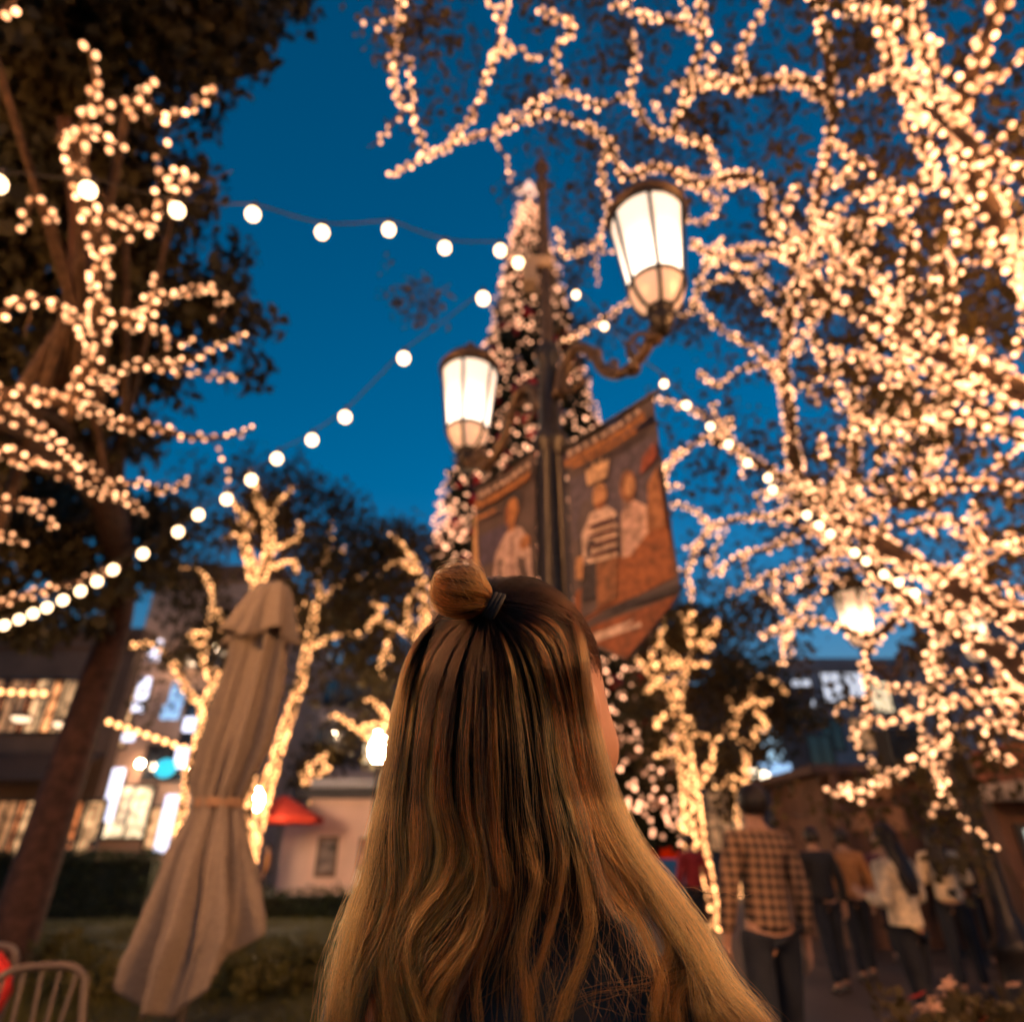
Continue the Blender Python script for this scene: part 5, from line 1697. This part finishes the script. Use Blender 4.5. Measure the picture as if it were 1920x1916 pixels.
# torso graph in local coordinates
ROT = R(-14)
def bx(v):
    v = np.array(v, float)
    return np.array([v[0] * math.cos(ROT) - v[1] * math.sin(ROT), v[0] * math.sin(ROT) + v[1] * math.cos(ROT), v[2]])
v = [(0, 0, .92), (0, 0, 1.08), (0, 0, 1.17), (0, .0, 1.262), (0, .0, 1.32), (0, .015, 1.41), (0, .0, 1.49)]
e = [(0, 1), (1, 2), (2, 3), (3, 4), (4, 5), (5, 6)]
r = [(.125, .095), (.105, .08), (.12, .082), (.115, .066), (.06, .052), (.048, .05), (.045, .045)]
for sx in (-1, 1):
    k = len(v)
    v += [(sx * .145, .0, 1.255), (sx * .20, -.01, 1.04), (sx * .20, .07, .84)]
    r += [.056, .043, .028]
    e += [(3, k), (k, k + 1), (k + 1, k + 2)]
    dn = np.array([-sx * .1, .3, -1.0]); dn /= np.linalg.norm(dn)
    pk = len(v); v.append(tuple(np.array(v[k + 2]) + dn * .07)); r.append((.034, .018)); e.append((k + 2, pk))
    for f_ in range(5):
        ln = (.05, .07, .078, .07, .052)[f_]
        b0 = np.array(v[pk]) + dn * (.02 if f_ else -.03) + np.array([0, .022 - .017 * f_ if f_ else .045, 0])
        q = len(v)
        v += [tuple(b0), tuple(b0 + dn * ln * .55 + (-sx * .006, 0, 0)), tuple(b0 + dn * ln + (-sx * .016, 0, 0))]
        r += [.0095, .0085, .007]
        e += [(pk, q), (q, q + 1), (q + 1, q + 2)]
for sx in (-1, 1):
    k = len(v)
    v += [(sx * .085, 0, .86), (sx * .09, .01, .47), (sx * .09, -.01, .09), (sx * .10, .11, .035)]
    r += [(.085, .09), .055, .036, (.038, .028)]
    e += [(0, k), (k, k + 1), (k + 1, k + 2), (k + 2, k + 3)]
bo = skin_mesh('body', [bx(x) for x in v], e, r, SKINM, wt, 2, 1)
# join the head into the body mesh
me = bo.data
BV = [tuple(x.co) for x in me.vertices]; BF = [tuple(p.vertices) for p in me.polygons]
o_ = len(BV)
BV += [tuple(x) for x in headxf(HV)]
BF += [tuple(i + o_ for i in f) for f in HF]
nm = bpy.data.meshes.new('body'); nm.from_pydata(BV, [], BF); nm.materials.append(mat('woman_skin', (.36, .18, .11), rough=.5, var=.06, scale=40)); nm.shade_smooth()
bo.data = nm
for sx in (-1, 1):
    V, F = ICO2
    m = MB(); m.add(headxf(V * .0125 + (sx * .031, HR[1] * .93 - .012, .004)), F); m.build('eye', mat('eye_white', (.7, .65, .6), rough=.2), wt, smooth=True)
    m = MB(); m.add(headxf(V * np.array([.010, .018, .030]) + (sx * (HR[0] + .003), -.008, -.010)), F); m.build('ear', nm.materials[0], wt, smooth=True)
m = MB(); V, F = ICO2
m.add(headxf(V * np.array([.022, .007, .007]) + (0, HR[1] * .82 + .014, -.071)), F); m.build('lips', mat('lip', (.35, .12, .09)), wt, smooth=True)
# clothes
M_top = mat('printed_top', (.010, .011, .017), rough=.85, scale=9, col2=(.010, .011, .017))
n_, l_, p_ = nodes_of(M_top)
rp = [x for x in n_ if x.type == 'VALTORGB'][0]
rp.color_ramp.elements[0].position = .655; rp.color_ramp.elements[1].position = .665
rp.color_ramp.elements[1].color = (.20, .09, .07, 1)
jv = [(0, 0, .88), (0, 0, .98), (0, 0, 1.10), (0, 0, 1.18), (0, 0, 1.262), (0, .002, 1.315), (0, .006, 1.355), (0, .012, 1.40)]
jr = [(.165, .13), (.155, .125), (.135, .11), (.162, .130), (.155, .118), (.115, .10), (.085, .085), (.072, .072)]
je = [(0, 1), (1, 2), (2, 3), (3, 4), (4, 5), (5, 6), (6, 7)]
for sx in (-1, 1):
    k = len(jv)
    jv += [(sx * .147, .0, 1.250), (sx * .202, -.01, 1.04), (sx * .202, .06, .87)]
    jr += [.066, .056, .044]
    je += [(4, k), (k, k + 1), (k + 1, k + 2)]
skin_mesh('top', [bx(x) for x in jv], je, jr, M_top, wt, 3, 2)
lv = [(0, 0, .95)]; lr = [(.15, .12)]; le = []
for sx in (-1, 1):
    k = len(lv)
    lv += [(sx * .088, 0, .84), (sx * .09, .01, .47), (sx * .09, -.01, .10)]; lr += [(.10, .10), .072, .052]
    le += [(0, k), (k, k + 1), (k + 1, k + 2)]
skin_mesh('trousers', [bx(x) for x in lv], le, lr, M_jeans, wt, 2, 0)
for sx in (-1, 1):
    skin_mesh('shoe', [bx((sx * .09, -.06, .045)), bx((sx * .095, .06, .045)), bx((sx * .105, .17, .035))], [(0, 1), (1, 2)], [(.042, .04), (.045, .038), (.038, .028)], mat('shoe_leather', (.05, .035, .03)), wt, 2)

# ---- hair: strands as real curves draped over the head and back
EC = np.array([-.002, .682, 1.544]); ER = np.array([.0965, .112, .120])
def sheetY(px, py):
    xc = np.interp(py, [1100, 1300, 1500, 1700, 1900, 2100], [935, 930, 930, 950, 985, 990])
    hw_ = np.interp(py, [1100, 1300, 1500, 1700, 1900, 2100], [190, 200, 225, 300, 400, 430])
    y0 = np.interp(py, [1100, 1250, 1400, 1600, 1700, 1900, 2100], [.60, .572, .575, .582, .584, .578, .572])
    k_ = np.interp(py, [1100, 1300, 1500, 1700, 1900, 2100], [.085, .085, .065, .038, .022, .02])
    u = (px - xc) / hw_
    return y0 + k_ * np.minimum(u * u, 1.6)
def drape(px, py):
    """world points of the hair surface seen at picture positions"""
    px = np.asarray(px, float); py = np.asarray(py, float)
    x = (px - 960) / FPX; y = (958 - py) / FPX
    D_ = np.stack([x, cP - y * sP, sP + y * cP], -1)
    o = (CAM - EC) / ER
    d = D_ / ER
    A_ = (d * d).sum(-1); B_ = (d * o).sum(-1); C_ = (o * o).sum(-1) - 1
    disc = B_ * B_ - A_ * C_
    th = (-B_ - np.sqrt(np.maximum(disc, 0))) / A_
    Yh = th * D_[..., 1]
    Ys = sheetY(px, py)
    wgt = np.clip((py - 1200) / 190, 0, 1); wgt = wgt * wgt * (3 - 2 * wgt)
    Y_ = Yh * (1 - wgt) + Ys * wgt
    return CAM + D_ * (Y_ / D_[..., 1])[..., None], D_ / np.linalg.norm(D_, axis=-1, keepdims=True)
G = [
 [(880, 1140), (812, 1172), (768, 1235), (744, 1330), (730, 1430), (713, 1530), (690, 1640), (650, 1740), (624, 1830), (612, 1930), (606, 2060)],
 [(885, 1145), (818, 1188), (775, 1268), (755, 1370), (742, 1470), (730, 1570), (713, 1660), (690, 1750), (668, 1840), (655, 1930), (650, 2060)],
 [(892, 1148), (838, 1200), (798, 1290), (780, 1390), (771, 1480), (766, 1560), (760, 1640), (742, 1720), (716, 1810), (702, 1930), (700, 2060)],
 [(898, 1150), (857, 1215), (827, 1300), (812, 1400), (806, 1500), (816, 1580), (812, 1650), (776, 1730), (748, 1810), (745, 1930), (750, 2040)],
 [(903, 1152), (876, 1225), (856, 1320), (846, 1420), (849, 1510), (873, 1590), (862, 1660), (810, 1720), (763, 1780), (748, 1840), (770, 1930), (790, 2000)],
 [(908, 1152), (895, 1230), (885, 1330), (880, 1430), (886, 1530), (906, 1610), (900, 1680), (856, 1750), (801, 1810), (776, 1870), (800, 1940), (815, 2020)],
 [(913, 1152), (915, 1235), (915, 1340), (915, 1440), (920, 1540), (930, 1630), (925, 1710), (896, 1790), (872, 1860), (870, 1935), (880, 2040)],
 [(918, 1150), (940, 1235), (950, 1340), (955, 1440), (958, 1540), (962, 1640), (955, 1730), (936, 1820), (926, 1935), (930, 2040)],
 [(922, 1148), (966, 1230), (986, 1330), (996, 1430), (1006, 1530), (1022, 1620), (1006, 1700), (986, 1770), (991, 1850), (1000, 1935), (990, 2040)],
 [(926, 1145), (990, 1213), (1022, 1310), (1036, 1410), (1056, 1510), (1090, 1610), (1112, 1690), (1106, 1780), (1080, 1860), (1050, 1935), (1030, 2030)],
 [(930, 1140), (1015, 1196), (1052, 1290), (1072, 1390), (1097, 1490), (1130, 1590), (1170, 1670), (1215, 1750), (1246, 1840), (1236, 1935), (1220, 2030)],
 [(934, 1132), (1040, 1176), (1074, 1270), (1088, 1370), (1110, 1470), (1152, 1580), (1215, 1670), (1275, 1750), (1320, 1830), (1345, 1935), (1350, 2000)],
 [(934, 1122), (1050, 1150), (1086, 1240), (1096, 1330), (1118, 1440), (1158, 1550), (1220, 1650), (1300, 1740), (1357, 1820), (1408, 1900), (1440, 1970)],
 [(930, 1114), (1000, 1098), (1058, 1127), (1090, 1200), (1102, 1290), (1124, 1400), (1150, 1500), (1192, 1590), (1255, 1672), (1320, 1760), (1380, 1850), (1430, 1900), (1470, 1960)],
]
NP = 40
GP = np.array([resample(catmull(np.array(g_, float), 6), n=NP) for g_ in G])       # (14, NP, 2)
rng = np.random.default_rng(101)
pts_all, rad_all, col_all, len_all = [], [], [], []
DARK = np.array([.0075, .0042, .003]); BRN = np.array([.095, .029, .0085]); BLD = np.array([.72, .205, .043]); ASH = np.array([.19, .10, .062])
def strands(P2, off, col, r0, wig=.0008):
    """P2 (n,NP,2) picture paths, off (n,NP) metres towards the camera, col (n,NP,3)"""
    P2 = np.array(P2)
    P2[..., 0] = 960 + (P2[..., 0] - 960) * (1 - .075 * sm(1560, 1900, P2[..., 1]))
    W_, Dn = drape(P2[..., 0], P2[..., 1])
    W_ = W_ - Dn * off[..., None]
    n, k = P2.shape[:2]
    ph = rng.uniform(0, 6.28, (n, 1, 3)); fr = rng.uniform(3, 9, (n, 1, 3))
    tt = np.linspace(0, 1, k)[None, :, None]
    W_ = W_ + wig * np.sin(tt * fr * 6.28 / 2 + ph) * (.3 + tt)
    pts_all.append(W_.reshape(-1, 3)); col_all.append(np.clip(col, 0, 1).reshape(-1, 3))
    tp = np.linspace(1, 0, k)
    rr = r0[:, None] * np.clip(.35 + .65 * np.minimum(1, tp * 6), 0, 1)[None]
    rad_all.append(rr.reshape(-1)); len_all.append(np.full(n, k))
def sm(a, b, x):
    t_ = np.clip((x - a) / (b - a), 0, 1)
    return t_ * t_ * (3 - 2 * t_)
tt = np.linspace(0, 1, NP)
def gpath(s):
    s = np.clip(s, 0, len(G) - 1.001)
    i = s.astype(int); f = (s - i)[:, None, None]
    return GP[i] * (1 - f) + GP[i + 1] * f
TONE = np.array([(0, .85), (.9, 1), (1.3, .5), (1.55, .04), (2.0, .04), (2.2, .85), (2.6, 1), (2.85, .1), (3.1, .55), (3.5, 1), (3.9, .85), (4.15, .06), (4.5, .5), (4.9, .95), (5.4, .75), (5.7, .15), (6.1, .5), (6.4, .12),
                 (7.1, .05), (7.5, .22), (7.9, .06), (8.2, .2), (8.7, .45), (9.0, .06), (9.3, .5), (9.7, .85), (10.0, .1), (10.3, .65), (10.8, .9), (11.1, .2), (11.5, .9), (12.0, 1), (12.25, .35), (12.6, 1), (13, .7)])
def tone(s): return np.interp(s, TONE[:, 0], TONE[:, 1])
def cutto(P2, f):
    f = np.broadcast_to(np.asarray(f, float), (len(P2),))
    return np.stack([np.stack([np.interp(tt * f[i], tt, P2[i, :, q]) for q in (0, 1)], -1) for i in range(len(P2))])
def wave(s0): return 30 * np.sin(tt * 11.5 + s0 * 1.15 + .6 * np.sin(s0 * 3.1)) * sm(.34, .75, tt)
SPW = (.22 + tone(np.arange(130) / 10 + .05)) * np.interp(np.arange(130) / 10, [0, 6.2, 7.0, 9.0, 9.8, 13], [1, 1, .5, .6, 1, 1]); SPW /= SPW.sum()
NC = 330
for c_ in range(NC):
    s0 = rng.choice(130, p=SPW) / 10 + rng.uniform(0, .1)
    T0 = tone(s0)
    L = np.clip(T0 * rng.uniform(.75, 1.15) + rng.normal(.03, .08), .02, 1.1)
    dark = T0 < .3
    onset = rng.uniform(.12, .44) + (.12 if 6.3 < s0 < 9 else 0)
    n = int(rng.integers(50, 100))
    cw = rng.uniform(.03, .09)
    base = gpath(np.array([s0]))[0]
    ind = gpath(np.clip(s0 + rng.normal(0, cw, n), 0, 13))
    tight = (.25 + .55 * sm(.3, .9, tt))[None, :, None] * rng.uniform(.7, 1.1)
    P2 = ind * (1 - tight) + base[None] * tight
    P2 = P2 + rng.normal(0, 1, (n, 1, 2)) * np.interp(tt, [0, .15, .5, 1], [1.5, 2.5, 4, 8])[None, :, None] * rng.uniform(.5, 1.2)
    P2[..., 0] += wave(s0)[None]
    wob = rng.normal(0, 1, 2)
    P2[..., 0] += rng.normal(0, 6, (n, 1)) * np.sin(tt[None] * rng.uniform(2, 7, (n, 1)) + rng.uniform(0, 6.28, (n, 1))) * sm(.1, .9, tt)[None]
    P2[..., 0] += (np.sin(tt * rng.uniform(4, 9) + wob[0] * 3) * np.interp(tt, [0, .3, 1], [0, 2.5, 9]) * rng.uniform(.2, 1.0))[None]
    lift = rng.uniform(-.024, -.012) if dark else rng.uniform(-.004, .004) + .009 * T0
    off = (lift * sm(.02, .25, tt))[None] + rng.normal(0, .0022, (n, 1)) + .003 * np.sin(tt * 7 + wob[1])[None]
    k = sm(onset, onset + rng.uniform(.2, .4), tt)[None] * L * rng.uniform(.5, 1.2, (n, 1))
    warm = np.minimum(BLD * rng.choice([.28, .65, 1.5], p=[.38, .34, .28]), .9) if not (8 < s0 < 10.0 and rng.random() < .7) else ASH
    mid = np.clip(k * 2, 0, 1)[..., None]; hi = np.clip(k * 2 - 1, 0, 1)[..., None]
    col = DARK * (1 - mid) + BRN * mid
    col = col * (1 - hi) + warm * hi
    cut = rng.uniform(.82, 1.0) if rng.random() < .7 else rng.uniform(.66, .82)
    if 5.6 < s0 < 11.3:
        cut = (rng.uniform(.44, .60) if rng.random() < .62 else rng.uniform(.6, .86)) if s0 < 9.9 else rng.uniform(.54, .74)
        if s0 > 9.9 and rng.random() < .2:
            cut = 1.0
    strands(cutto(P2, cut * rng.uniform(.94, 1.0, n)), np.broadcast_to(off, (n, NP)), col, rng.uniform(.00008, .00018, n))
# fine highlight streaks starting near the crown
for c_ in range(190):
    s0 = rng.choice(130, p=SPW) / 10 + .05; n = int(rng.integers(5, 20))
    if tone(s0) < .25 and rng.random() < .8:
        continue
    P2 = gpath(np.full(n, s0) + rng.normal(0, .03, n))
    P2 = P2 + rng.normal(0, 1, (n, 1, 2)) * np.interp(tt, [0, .2, 1], [1, 2, 6])[None, :, None]
    P2[..., 0] += wave(s0)[None] + (np.sin(tt * 6 + c_) * np.interp(tt, [0, .3, 1], [0, 3, 9]))[None]
    k = sm(rng.uniform(.03, .15), rng.uniform(.25, .4), tt)[None, :, None]
    if 5.6 < s0 < 11.3:
        P2 = cutto(P2, rng.uniform(.45, .64))
    col = DARK * (1 - k) + (BLD * rng.uniform(.3, 1.3) if rng.random() < .7 else ASH) * k
    strands(P2, np.broadcast_to(.012 * sm(.02, .2, tt)[None] + rng.normal(0, .001, (n, 1)), (n, NP)), np.broadcast_to(col, (n, NP, 3)), rng.uniform(.0001, .00017, n))
# separate thin locks over the dark back, and the big curl
LOCKS = [([(985, 1560), (1008, 1650), (995, 1710), (978, 1780), (985, 1840), (1000, 1900), (1000, 1960)], 60, 6, .8),
         ([(1060, 1560), (1052, 1660), (1040, 1720), (1020, 1790), (1000, 1850), (985, 1940)], 60, 5, .7),
         ([(1075, 1540), (1104, 1680), (1112, 1740), (1095, 1810), (1070, 1870), (1040, 1960)], 110, 8, 1.1),
         ([(1235, 1690), (1272, 1760), (1265, 1810), (1253, 1860), (1250, 1950)], 70, 7, .9),
         ([(1270, 1720), (1318, 1790), (1308, 1840), (1290, 1890), (1300, 1950)], 60, 6, .9),
         ([(1040, 1885), (1100, 1865), (1180, 1848), (1250, 1838), (1320, 1815)], 12, 11, .7),
         ([(1120, 1620), (1160, 1690), (1205, 1735), (1240, 1800), (1262, 1860), (1255, 1940)], 60, 8, .9),
         ([(930, 1600), (925, 1690), (905, 1770), (890, 1850), (895, 1950)], 45, 5, .45),
         ([(860, 1480), (882, 1570), (862, 1650), (805, 1725), (758, 1788), (746, 1842), (772, 1900), (790, 1970)], 230, 13, 1.25),
         ([(835, 1480), (850, 1570), (842, 1640), (790, 1715), (745, 1790), (730, 1850), (735, 1960)], 160, 10, 1.0),
         ([(770, 1480), (772, 1580), (775, 1650), (758, 1730), (728, 1800), (712, 1880), (708, 1970)], 150, 10, .9)]
for path, n, sp_, br in LOCKS:
    base = resample(catmull(np.array(path, float), 6), n=NP)
    P2 = base[None] + rng.normal(0, 1, (n, 1, 2)) * (sp_ * np.interp(tt, [0, .2, .6, 1], [1.4, 1, .9, 1.3]))[None, :, None]
    P2[..., 0] += rng.normal(0, 4, (n, 1)) * np.sin(tt[None] * rng.uniform(2, 8, (n, 1)) + rng.uniform(0, 6.28, (n, 1))) * tt[None]
    k = (rng.uniform(.35, 1.0, (n, 1, 1)) * br * np.interp(tt, [0, .25], [.3, 1])[None, :, None])
    k1 = np.clip(k, 0, 1)
    col = BRN * (1 - k1) + BLD * np.maximum(k, .6) * k1
    strands(P2, np.broadcast_to(.009 * sm(0, .25, tt)[None] + rng.normal(.002, .002, (n, 1)), (n, NP)), col, rng.uniform(.00008, .00016, n))
# scalp fill (dense dark short hair)
n = 2600
s_ = rng.uniform(0, 13, n); lnf = rng.uniform(.2, .66, n)
P2 = gpath(s_); P2 = np.stack([np.stack([np.interp(tt * lnf[i], tt, P2[i, :, q]) for q in (0, 1)], -1) for i in range(n)])
P2 = P2 + rng.normal(0, 2.5, (n, 1, 2))
strands(P2, np.broadcast_to(rng.uniform(-.006, .003, (n, 1)) * np.ones(NP), (n, NP)), np.broadcast_to(DARK * rng.uniform(.6, 1.8, (n, 1, 1)), (n, NP, 3)), rng.uniform(.00014, .00024, n))
# dark under-layer covering the nape
n = 4200
s_ = rng.uniform(.3, 11.6, n)
P2 = gpath(s_) + rng.normal(0, 6, (n, 1, 2))
cu = np.where((s_ > 5.2) & (s_ < 10.6), rng.uniform(.36, .62, n), rng.uniform(.6, .8, n))
P2 = np.stack([np.stack([np.interp(tt * cu[i], tt, P2[i, :, q]) for q in (0, 1)], -1) for i in range(n)])
k = rng.uniform(.6, 2.6, (n, 1, 1))
strands(P2, np.broadcast_to(-rng.uniform(.012, .03, (n, 1)) * sm(0, .2, tt)[None], (n, NP)), np.broadcast_to(DARK * k, (n, NP, 3)), rng.uniform(.00014, .00022, n))
# hair drawn back over the crown to the tie
n = 3600
fwd = np.array([-math.sin(TURN), math.cos(TURN), 0]); lat = np.array([math.cos(TURN), math.sin(TURN), 0])
lonv = rng.uniform(-1.65, 1.65, n)
elv = rng.uniform(.30, .62, n) + .25 * np.abs(np.sin(lonv)) * rng.uniform(-1, .5, n)
S0 = (np.cos(elv) * np.cos(lonv))[:, None] * fwd + (np.cos(elv) * np.sin(lonv))[:, None] * lat + np.sin(elv)[:, None] * np.array([0, 0, 1.0])
tieP, _ = drape(np.array([912.]), np.array([1134.]))
T1 = (tieP[0] - EC) / ER; T1 /= np.linalg.norm(T1)
T1 = T1 + rng.normal(0, .035, (n, 3))
tc_ = np.linspace(0, 1, NP)[None, :, None]
Q = S0[:, None] * (1 - tc_) + T1[:, None] * tc_
Q = Q + .10 * np.sin(tc_ * math.pi) * np.array([0, 0, 1.0]) * rng.normal(0, 1, (n, 1, 1))
Q /= np.linalg.norm(Q, axis=-1, keepdims=True)
hh = 1.0 + (rng.normal(.0, .014, (n, 1)) + .02 * np.sin(tc_[..., 0] * math.pi) + .02 * np.sin(lonv * 7)[:, None] * np.sin(tc_[..., 0] * math.pi))
Wp = EC + Q * ER * hh[..., None]
lk = np.clip(.5 + .5 * np.sin(lonv * 11 + 1.2) - .25, 0, 1) * rng.uniform(.2, 1, n)
kk = (lk[:, None, None] * (.75 - .55 * tc_))
pts_all.append(Wp.reshape(-1, 3)); col_all.append((DARK * (1 - kk) + (BRN * .7) * kk).reshape(-1, 3)); rad_all.append(np.full(n * NP, .00016)); len_all.append(np.full(n, NP))
# flyaways
n = 1000
s_ = np.where(rng.random(n) < .82, rng.choice([0., 12.9], n) + rng.normal(0, .25, n), rng.uniform(0, 13, n))
P2 = gpath(np.clip(s_, 0, 12.99))
sidev = np.where(s_ < 6.5, -1, 1)
P2 = P2 + rng.normal(0, 1, (n, 1, 2)) * np.interp(tt, [0, .2, .45, 1], [1, 2.5, 5, 16])[None, :, None]
P2[..., 0] += sidev[:, None] * np.abs(rng.normal(0, 1, (n, 1))) * np.interp(tt, [0, .3, .6, 1], [0, 1.5, 6, 22])[None]
fq = rng.uniform(4, 16, (n, 1)); pq = rng.uniform(0, 6.28, (n, 1)); am = rng.uniform(2, 12, (n, 1))
P2[..., 0] += np.sin(tt[None] * fq + pq) * am * tt[None]
P2[..., 1] += np.cos(tt[None] * fq * .8 + pq) * am * .6 * tt[None]
k = sm(.05, .45, tt)[None, :, None] * rng.uniform(.4, 1, (n, 1, 1))
col = DARK * 1.5 * (1 - k) + BLD * 1.3 * k
strands(P2, np.broadcast_to(rng.normal(.012, .008, (n, 1)) * sm(0, .25, tt)[None], (n, NP)), col, rng.uniform(.00007, .00011, n), .002)
# crossing wisps on the back, lower right
n = 110
p0 = np.stack([rng.uniform(960, 1250, n), rng.uniform(1560, 1800, n)], 1)
a0 = rng.normal(1.45, .35, n)
ln = rng.uniform(150, 360, n)
cv = rng.normal(0, .5, n)
ang = a0[:, None] + cv[:, None] * tt[None]
P2 = p0[:, None, :] + np.cumsum(np.stack([np.cos(ang), np.sin(ang)], -1) * (ln[:, None, None] / NP), axis=1)
k = rng.uniform(.2, .9, (n, 1, 1)) * np.ones((1, NP, 1))
strands(P2, np.broadcast_to(rng.normal(.004, .006, (n, 1)), (n, NP)), DARK * (1 - k) + BLD * .8 * k, rng.uniform(.00009, .00014, n), .0015)

def hair_object(name, pts, rad, col, lens, parent):
    cv = bpy.data.hair_curves.new(name)
    cv.add_curves([int(x) for x in lens])
    cv.attributes['position'].data.foreach_set('vector', np.asarray(pts, np.float32).ravel())
    ra = cv.attributes.get('radius') or cv.attributes.new('radius', 'FLOAT', 'POINT')
    ra.data.foreach_set('value', np.asarray(rad, np.float32))
    ca = cv.attributes.new('tint', 'FLOAT_COLOR', 'POINT')
    ca.data.foreach_set('color', np.concatenate([col, np.ones((len(col), 1))], 1).astype(np.float32).ravel())
    cv.materials.append(M_hair)
    return link(bpy.data.objects.new(name, cv), parent)
M_hair = bpy.data.materials.new('hair_strands')
M_hair.use_nodes = True
hn = M_hair.node_tree
hn.nodes.clear()
ho = hn.nodes.new('ShaderNodeOutputMaterial')
hb = hn.nodes.new('ShaderNodeBsdfHairPrincipled')
hb.parametrization = 'COLOR'
hb.inputs['Roughness'].default_value = .38
hb.inputs['Radial Roughness'].default_value = .55
hb.inputs['Coat'].default_value = 0.0
hb.inputs['IOR'].default_value = 1.16
ha = hn.nodes.new('ShaderNodeAttribute'); ha.attribute_name = 'tint'
hn.links.new(ha.outputs['Color'], hb.inputs['Color'])
hn.links.new(hb.outputs[0], ho.inputs['Surface'])
hobj = hair_object('hair', np.vstack(pts_all) - wo, np.concatenate(rad_all), np.vstack(col_all), np.concatenate(len_all), wt)

# bun: strands winding round a ball, pole towards the hair tie
rng = np.random.default_rng(404)
BC = atY(866, 1106, .578); BR = .0228
ax = atY(915, 1134, .584) - BC; ax /= np.linalg.norm(ax)
e1 = np.cross(ax, [0, 0, 1.0]); e1 /= np.linalg.norm(e1); e2 = np.cross(ax, e1)
n, k = 2600, 30
lon = rng.uniform(0, 6.28, n)[:, None]
lump = .5 + .5 * np.sin(lon * 9 + 2 * np.sin(lon * 4))
rr = BR * (.84 + .22 * lump) * (1 + rng.normal(0, .03, n))[:, None] * (1 - .12 * (rng.random(n) < .4))[:, None]
u = np.linspace(0.10, 1, k)[None]
pol = u * math.pi * rng.uniform(.80, .98, n)[:, None]
tw = lon + 1.5 * u + .25 * np.sin(3 * lon)
sc = 1 + .16 * np.sin(lon * 2 + 1.0) + .06 * np.sin(lon * 5)
hk = rng.integers(0, 9, n)
jit = rng.normal(0, .13, (9, 3)); cen_ = rng.normal(0, .0022, (9, 3))
axn = ax + jit[hk]; axn /= np.linalg.norm(axn, axis=1, keepdims=True)
e1n = np.cross(axn, [0, 0, 1.0]); e1n /= np.linalg.norm(e1n, axis=1, keepdims=True); e2n = np.cross(axn, e1n)
P = BC + cen_[hk][:, None] + (rr * np.cos(pol) * 1.12)[..., None] * axn[:, None] + (rr * sc * np.sin(pol) * np.cos(tw))[..., None] * e1n[:, None] + (rr * sc * np.sin(pol) * np.sin(tw))[..., None] * e2n[:, None]
P = P + rng.normal(0, .0006, (n, 1, 3))
kk = (.02 + .85 * lump ** 1.6 * rng.uniform(.4, 1.1, (n, 1)))[..., None] * np.ones((1, k, 1))  # grooves between the coils shaded by darker strand colour
col = BRN * .45 * (1 - np.clip(kk, 0, 1)) + BLD * .75 * np.clip(kk, 0, 1)
bp, br_, bc, bl = [P.reshape(-1, 3)], [np.full(n * k, .00017)], [col.reshape(-1, 3)], [np.full(n, k)]
n2 = 260                                                             # loose bun hairs
lon = rng.uniform(0, 6.28, n2)[:, None]
u = np.linspace(.2, 1, k)[None]
rr = BR * (1.05 + .45 * u ** 2 * rng.random((n2, 1)))
pol = u * math.pi * rng.uniform(.5, .9, (n2, 1)); tw = lon + rng.normal(0, 1, (n2, 1)) * u
P = BC + (rr * np.cos(pol))[..., None] * ax + (rr * np.sin(pol) * np.cos(tw))[..., None] * e1 + (rr * np.sin(pol) * np.sin(tw))[..., None] * e2
bp.append(P.reshape(-1, 3)); br_.append(np.full(n2 * k, .00009)); bc.append(np.broadcast_to(BLD * .7, (n2 * k, 3))); bl.append(np.full(n2, k))
hair_object('bun', np.vstack(bp) - wo, np.concatenate(br_), np.vstack(bc), np.concatenate(bl), wt)
V, F = ICO2
core = V * BR * .78
core = core + np.outer(core @ ax, ax) * .15
m = MB(); m.add(core + BC - wo, F); m.build('bun_core', mat('bun_core', (.05, .026, .013), rough=.7), wt, smooth=True)
# hair tie
TC = BC + ax * .034
a = np.linspace(0, 2 * math.pi, 41)
m = MB()
for q in range(3):
    rad_ = .0125 + .001 * q
    m.tube(TC + ax * .0035 * (q - 1) - wo + rad_ * (np.cos(a)[:, None] * e1 + np.sin(a)[:, None] * e2), .0028, 7, cap=False)
m.build('hair_tie', mat('tie_black', (.006, .006, .008), rough=.8), wt, smooth=True)
m = MB(); m.tube([TC - ax * .012 - wo, TC + ax * .004 - wo], [.011, .011], 12); m.build('tie_core', mat('bun_core', (.05, .026, .013)), wt)
# hair cap under the strands so no scalp shows
V, F = ico(4)
capV = V * (ER - .012) + EC
keep = []
for f in F:
    c = capV[f].mean(0)
    loc = (c - HC)
    fy = -loc[0] * math.sin(-TURN) * -1
    fwd_ = np.array([-math.sin(TURN), math.cos(TURN), 0])
    side = np.dot(loc, fwd_)
    if side < .022 or (loc[2] > .075 and side < .07):
        if loc[2] > -.09:
            keep.append(tuple(int(i) for i in f))
m = MB(); m.add(capV - wo, keep); m.build('hair_cap', mat('hair_roots', (.012, .008, .006), rough=.6, var=.3, scale=60), wt, smooth=True)
